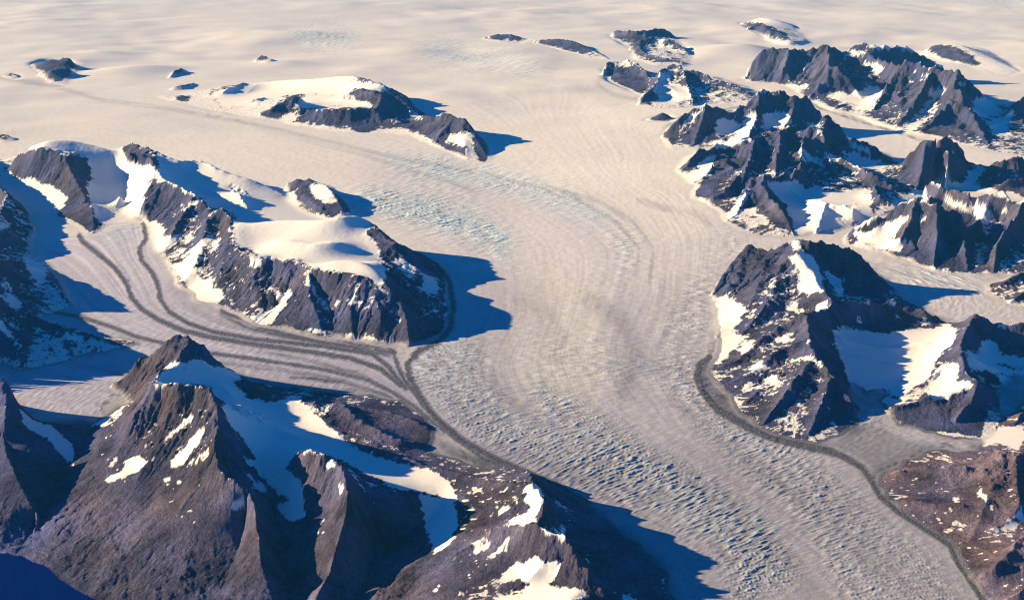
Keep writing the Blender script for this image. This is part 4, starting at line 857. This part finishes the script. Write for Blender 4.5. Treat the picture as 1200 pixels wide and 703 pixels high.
# rock
rn = fbm(x, y, 900, 5, 31, 0.6); rn2 = fbm(x, y, 90, 3, 33, 0.7)
v = np.clip(0.066 * (1 + 1.15 * rn + 0.40 * rn2 + 0.10 * runnel - 0.04 * (DR - 1.5)), 0.02, 0.3)
pt = fbm(x + wpx, y + wpy, 1500, 5, 85, 0.6); pt = np.clip((pt + 0.28) / 0.5, 0, 1)
v = v * (1 - nearw) + v * nearw * (0.62 + 0.75 * pt)
warm = np.clip(0.5 + 0.9 * fbm(x, y, 1300, 3, 34), 0, 1)[..., None]
rc = np.array([1.12, 0.93, 1.02], np.float32) * warm + np.array([0.80, 0.86, 1.55], np.float32) * (1 - warm)
rockc = v[..., None] * rc * np.array([0.9, 1.0, 1.4], np.float32) * tone[LB]
beach = ((LB == keys.index('edge_peak')) | (LB == keys.index('great_peak'))) & (Z < -588)
rockc[beach & (Z < -596)] *= 1.25
snc = np.stack([np.full_like(ice, 0.74), np.full_like(ice, 0.73), np.full_like(ice, 0.71)], -1)
lw = np.clip(LA * 1.6 - 0.3, 0, 1)
lowr = np.clip((Zs - 25 + 40 * n2) / 60, 0, 1)
lw = lw * np.maximum(lowr, np.clip((EDG - 0.35) * 3, 0, 1)); lw = np.where((LM > 0.97) | ((Z < -60) & (rr < 23000)), 1, lw)
landc = rockc * (1 - SN[..., None]) + snc * SN[..., None]
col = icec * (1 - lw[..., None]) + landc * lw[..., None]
RK = lw * (1 - SN)
log('surface')
# ------------------------------------------------------------------ materials
def surface_material(name, rock=0.0, ice=0.0):
    m = bpy.data.materials.new(name); m.use_nodes = True; n = m.node_tree; n.nodes.clear(); L = n.links
    out = n.nodes.new('ShaderNodeOutputMaterial'); b = n.nodes.new('ShaderNodeBsdfPrincipled')
    b.inputs['Roughness'].default_value = 0.85; b.inputs['Specular IOR Level'].default_value = 0.04 if rock else 0.15
    at = n.nodes.new('ShaderNodeAttribute'); at.attribute_name = 'ground'
    ge = n.nodes.new('ShaderNodeNewGeometry')
    mp = n.nodes.new('ShaderNodeMapping'); mp.inputs['Scale'].default_value = (0.001, 0.001, 0.001)
    L.new(ge.outputs['Position'], mp.inputs['Vector'])
    no = n.nodes.new('ShaderNodeTexNoise'); no.inputs['Scale'].default_value = 22; no.inputs['Detail'].default_value = 6; no.inputs['Roughness'].default_value = 0.7
    L.new(mp.outputs[0], no.inputs['Vector'])
    mr = n.nodes.new('ShaderNodeMapRange'); mr.inputs['From Min'].default_value = 0.25; mr.inputs['From Max'].default_value = 0.75
    mr.inputs['To Min'].default_value = 1 - (0.5 if rock else 0.06); mr.inputs['To Max'].default_value = 1 + (0.5 if rock else 0.06)
    L.new(no.outputs['Fac'], mr.inputs['Value'])
    vm = n.nodes.new('ShaderNodeVectorMath'); vm.operation = 'SCALE'
    L.new(at.outputs['Color'], vm.inputs[0]); L.new(mr.outputs[0], vm.inputs['Scale']); L.new(vm.outputs[0], b.inputs['Base Color'])
    bp = n.nodes.new('ShaderNodeBump'); bp.inputs['Distance'].default_value = 40 if rock else 5; bp.inputs['Strength'].default_value = 0.9 if rock else 0.5
    L.new(no.outputs['Fac'], bp.inputs['Height']); L.new(bp.outputs[0], b.inputs['Normal'])
    L.new(b.outputs[0], out.inputs['Surface'])
    return m
M_ROCK = surface_material('mountain_rock', rock=1.0)
M_SNOW = surface_material('snow'); M_ICE = surface_material('glacier_ice'); M_MOR = surface_material('moraine_rubble', rock=1.0)
M_LAKE = bpy.data.materials.new('fjord_water'); M_LAKE.use_nodes = True
_b = M_LAKE.node_tree.nodes['Principled BSDF']; _b.inputs['Base Color'].default_value = (0.0, 0.006, 0.10, 1); _b.inputs['Roughness'].default_value = 0.35; _b.inputs['Specular IOR Level'].default_value = 0.04

# ------------------------------------------------------------------ cut the relief into its landforms
nr, nc = Z.shape
vidx = np.arange(nr * nc).reshape(nr, nc)
quads = np.stack([vidx[:-1, :-1], vidx[:-1, 1:], vidx[1:, 1:], vidx[1:, :-1]], -1).reshape(-1, 4)
co = np.stack([x, y, Z], -1).reshape(-1, 3).astype(np.float32)
# normals of the whole relief, so that the cuts do not show
A_ = np.stack([x, y, Z], -1); du = np.gradient(A_, axis=1); dv = np.gradient(A_, axis=0)
N_ = np.cross(du, dv); N_ /= np.linalg.norm(N_, axis=-1, keepdims=True); N_ = N_.reshape(-1, 3).astype(np.float32)
colf = np.concatenate([np.clip(col, 0.01, 0.95).reshape(-1, 3), np.ones((nr * nc, 1))], 1).astype(np.float32)
LW = ((lw > 0.5) | (LM > 0.75)) & (LK < 0.5)
cen = lambda a: a[:-1, :-1].ravel()
lab = np.full(quads.shape[0], -1, np.int32)
LWc = cen(LW); LBc = cen(LB)
lab[LWc] = LBc[LWc]
lab[LWc & (LBc < 0)] = keys.index('great_peak')
SNc = (cen(SN) > 0.5) & (cen(S0) > 0.4)
def make(name, sel, mat, parent=None, origin=None):
    f = quads[sel]
    if len(f) == 0: return None
    u, inv = np.unique(f.ravel(), return_inverse=True)
    me = bpy.data.meshes.new(name)
    c = co[u].astype(np.float64)
    if origin is None: origin = (float(c[:, 0].mean()), float(c[:, 1].mean()), 0.0)
    c = (c - np.array(origin)).astype(np.float32)
    me.vertices.add(len(u)); me.vertices.foreach_set('co', c.ravel())
    me.loops.add(len(inv)); me.loops.foreach_set('vertex_index', inv.astype(np.int32).ravel())
    me.polygons.add(len(f)); me.polygons.foreach_set('loop_start', np.arange(0, len(inv), 4, dtype=np.int32))
    me.polygons.foreach_set('use_smooth', np.ones(len(f), bool))
    ca = me.attributes.new('ground', 'FLOAT_COLOR', 'POINT'); ca.data.foreach_set('color', colf[u].ravel())
    me.update(calc_edges=True)
    try:
        na = me.attributes.new('custom_normal', 'FLOAT_VECTOR', 'POINT'); na.data.foreach_set('vector', N_[u].ravel())
    except Exception as e: log('normals', e)
    me.materials.append(mat)
    o = bpy.data.objects.new(name, me); sc.collection.objects.link(o)
    if parent is None: o.location = origin
    else: o.parent = parent
    return o
def tag(o, lab, cat, kind='structure', group=None):
    o['label'] = lab; o['category'] = cat; o['kind'] = kind
    if group: o['group'] = group
def basename(k):
    for a, b in (('nunatak', 'nunatak'), ('blade', 'nunatak'), ('strip', 'nunatak'), ('headland', 'mountain'), ('hill', 'hill'), ('ridge', 'mountain_ridge'), ('crest', 'mountain_ridge'), ('range', 'mountain_range'), ('outcrops', 'rock_outcrop')):
        if a in k: return b
    return 'mountain'
for i, k in enumerate(keys):
    s = lab == i
    rs = s & ~SNc; ss = s & SNc
    q_ = quads[rs if rs.any() else s].ravel(); org = (float(co[q_, 0].mean()), float(co[q_, 1].mean()), 0.0)
    nm = basename(k)
    o = make(nm, rs, M_ROCK, None, org)
    if o is None: continue
    tag(o, LAND[k]['label'], {'nunatak': 'rock peak', 'hill': 'hill', 'mountain_ridge': 'mountain', 'mountain_range': 'mountains', 'rock_outcrop': 'rocks'}.get(nm, 'mountain'))
    c = make('snow_cover', ss, M_SNOW, o, org)
# the ice, divided into its streams
pxc, pyc = cen(px), cen(py)
ice_f = lab < 0
lake_f = cen(LK) > 0.5
ice_f &= ~lake_f
for k, v in MORAINE.items():
    s = ice_f & (cen(mor_fields[k]) > 0.45)
    o = make('moraine', s, M_MOR)
    if o: tag(o, v[0], 'moraine'); ice_f &= ~s
def inpoly(P):
    r = np.zeros(pxc.shape, bool); n = len(P); jx = P[-1]
    for cx in P:
        t = ((cx[1] > pyc) != (jx[1] > pyc)) & (pxc < (jx[0] - cx[0]) * (pyc - cx[1]) / (jx[1] - cx[1] + 1e-9) + cx[0])
        r ^= t; jx = cx
    return r
STREAMS = [('side_glacier', 'striped valley glacier curving between the shaded mountain side and the dark crest, left of centre', [(-300,245),(60,235),(120,258),(185,255),(280,360),(480,405),(478,425),(490,462),(620,552),(560,560),(440,480),(280,445),(200,430),(150,412),(-300,380)]),
 ('side_glacier', 'small pale glacier tongue behind the foreground peak, near the left edge', [(-300,380),(170,412),(150,455),(120,520),(-300,520)]),
 ('side_glacier', 'crevassed valley glacier between the headland and the fan shaped mountain, near the right edge', [(935,280),(1000,262),(1100,300),(1400,300),(1400,385),(1110,385),(1050,350),(1000,300)]),
 ('side_glacier', 'narrow pale ice strip running in front of the serrated range', [(925,95),(1000,120),(1100,150),(1400,160),(1400,215),(1100,200),(1000,160),(925,110)]),
 ('side_glacier', 'grey ice fan spilling below the shaded snow basin near the right bank', [(985,440),(1040,440),(1140,500),(1140,540),(1030,562),(1012,545),(975,522)])]
for nm, lb, P in STREAMS:
    s = ice_f & inpoly(P)
    o = make(nm, s, M_ICE)
    if o: tag(o, lb, 'glacier'); ice_f &= ~s
s = ice_f & (cen(np.broadcast_to(rr, Z.shape)) > 44000)
o = make('ice_sheet', s, M_ICE); tag(o, 'pale snow covered ice sheet filling the far distance to the top of the picture', 'ice sheet'); ice_f &= ~s
o = make('main_glacier', ice_f, M_ICE); tag(o, 'broad grey glacier sweeping through the middle of the picture, with crevasses and flow bands', 'glacier')
s = lake_f
o = make('fjord', s, M_LAKE); 
if o: tag(o, 'dark blue fjord water in the lower left corner', 'water')
# ground beyond the mapped relief
def sheet(name, r0, r1, a0, a1, zz, mat, colr):
    n = 96; vs = []; fs = []
    for i in range(n + 1):
        a = a0 + (a1 - a0) * i / n
        for r in (r0, r1): vs.append((r * math.sin(a), r * math.cos(a), zz))
    for i in range(n): fs.append((2 * i, 2 * i + 1, 2 * i + 3, 2 * i + 2))
    me = bpy.data.meshes.new(name); me.from_pydata(vs, [], fs)
    ca = me.attributes.new('ground', 'FLOAT_COLOR', 'POINT'); ca.data.foreach_set('color', list(colr) * len(vs))
    me.materials.append(mat); me.update()
    o = bpy.data.objects.new(name, me); sc.collection.objects.link(o); return o
o = sheet('outer_ice', 1.0, 420000, -math.pi, math.pi, -640, M_ICE, (0.75, 0.74, 0.73, 1)); tag(o, 'snow plain beyond the mapped ice, out to the horizon', 'ice sheet')
log('meshes')
# ------------------------------------------------------------------ the air
HAZE = 1
HAZE_D = 2.0e-6
if HAZE:
    me = bpy.data.meshes.new('haze'); a = 430000.0; zb, zt = -700.0, 9900.0
    me.from_pydata([(-a, -a, zb), (a, -a, zb), (a, a, zb), (-a, a, zb), (-a, -a, zt), (a, -a, zt), (a, a, zt), (-a, a, zt)], [],
                   [(0, 3, 2, 1), (4, 5, 6, 7), (0, 1, 5, 4), (1, 2, 6, 5), (2, 3, 7, 6), (3, 0, 4, 7)])
    hz = bpy.data.objects.new('haze', me); sc.collection.objects.link(hz)
    m = bpy.data.materials.new('haze_air'); m.use_nodes = True; n = m.node_tree; n.nodes.clear()
    ou = n.nodes.new('ShaderNodeOutputMaterial'); pv = n.nodes.new('ShaderNodeVolumePrincipled')
    pv.inputs['Color'].default_value = (0.06, 0.42, 1.0, 1); pv.inputs['Density'].default_value = HAZE_D; pv.inputs['Anisotropy'].default_value = 0.0
    n.links.new(pv.outputs[0], ou.inputs['Volume']); me.materials.append(m)
    hz['kind'] = 'stuff'; hz['label'] = 'thin bluish air haze over the whole landscape'; hz['category'] = 'haze'
log('done')
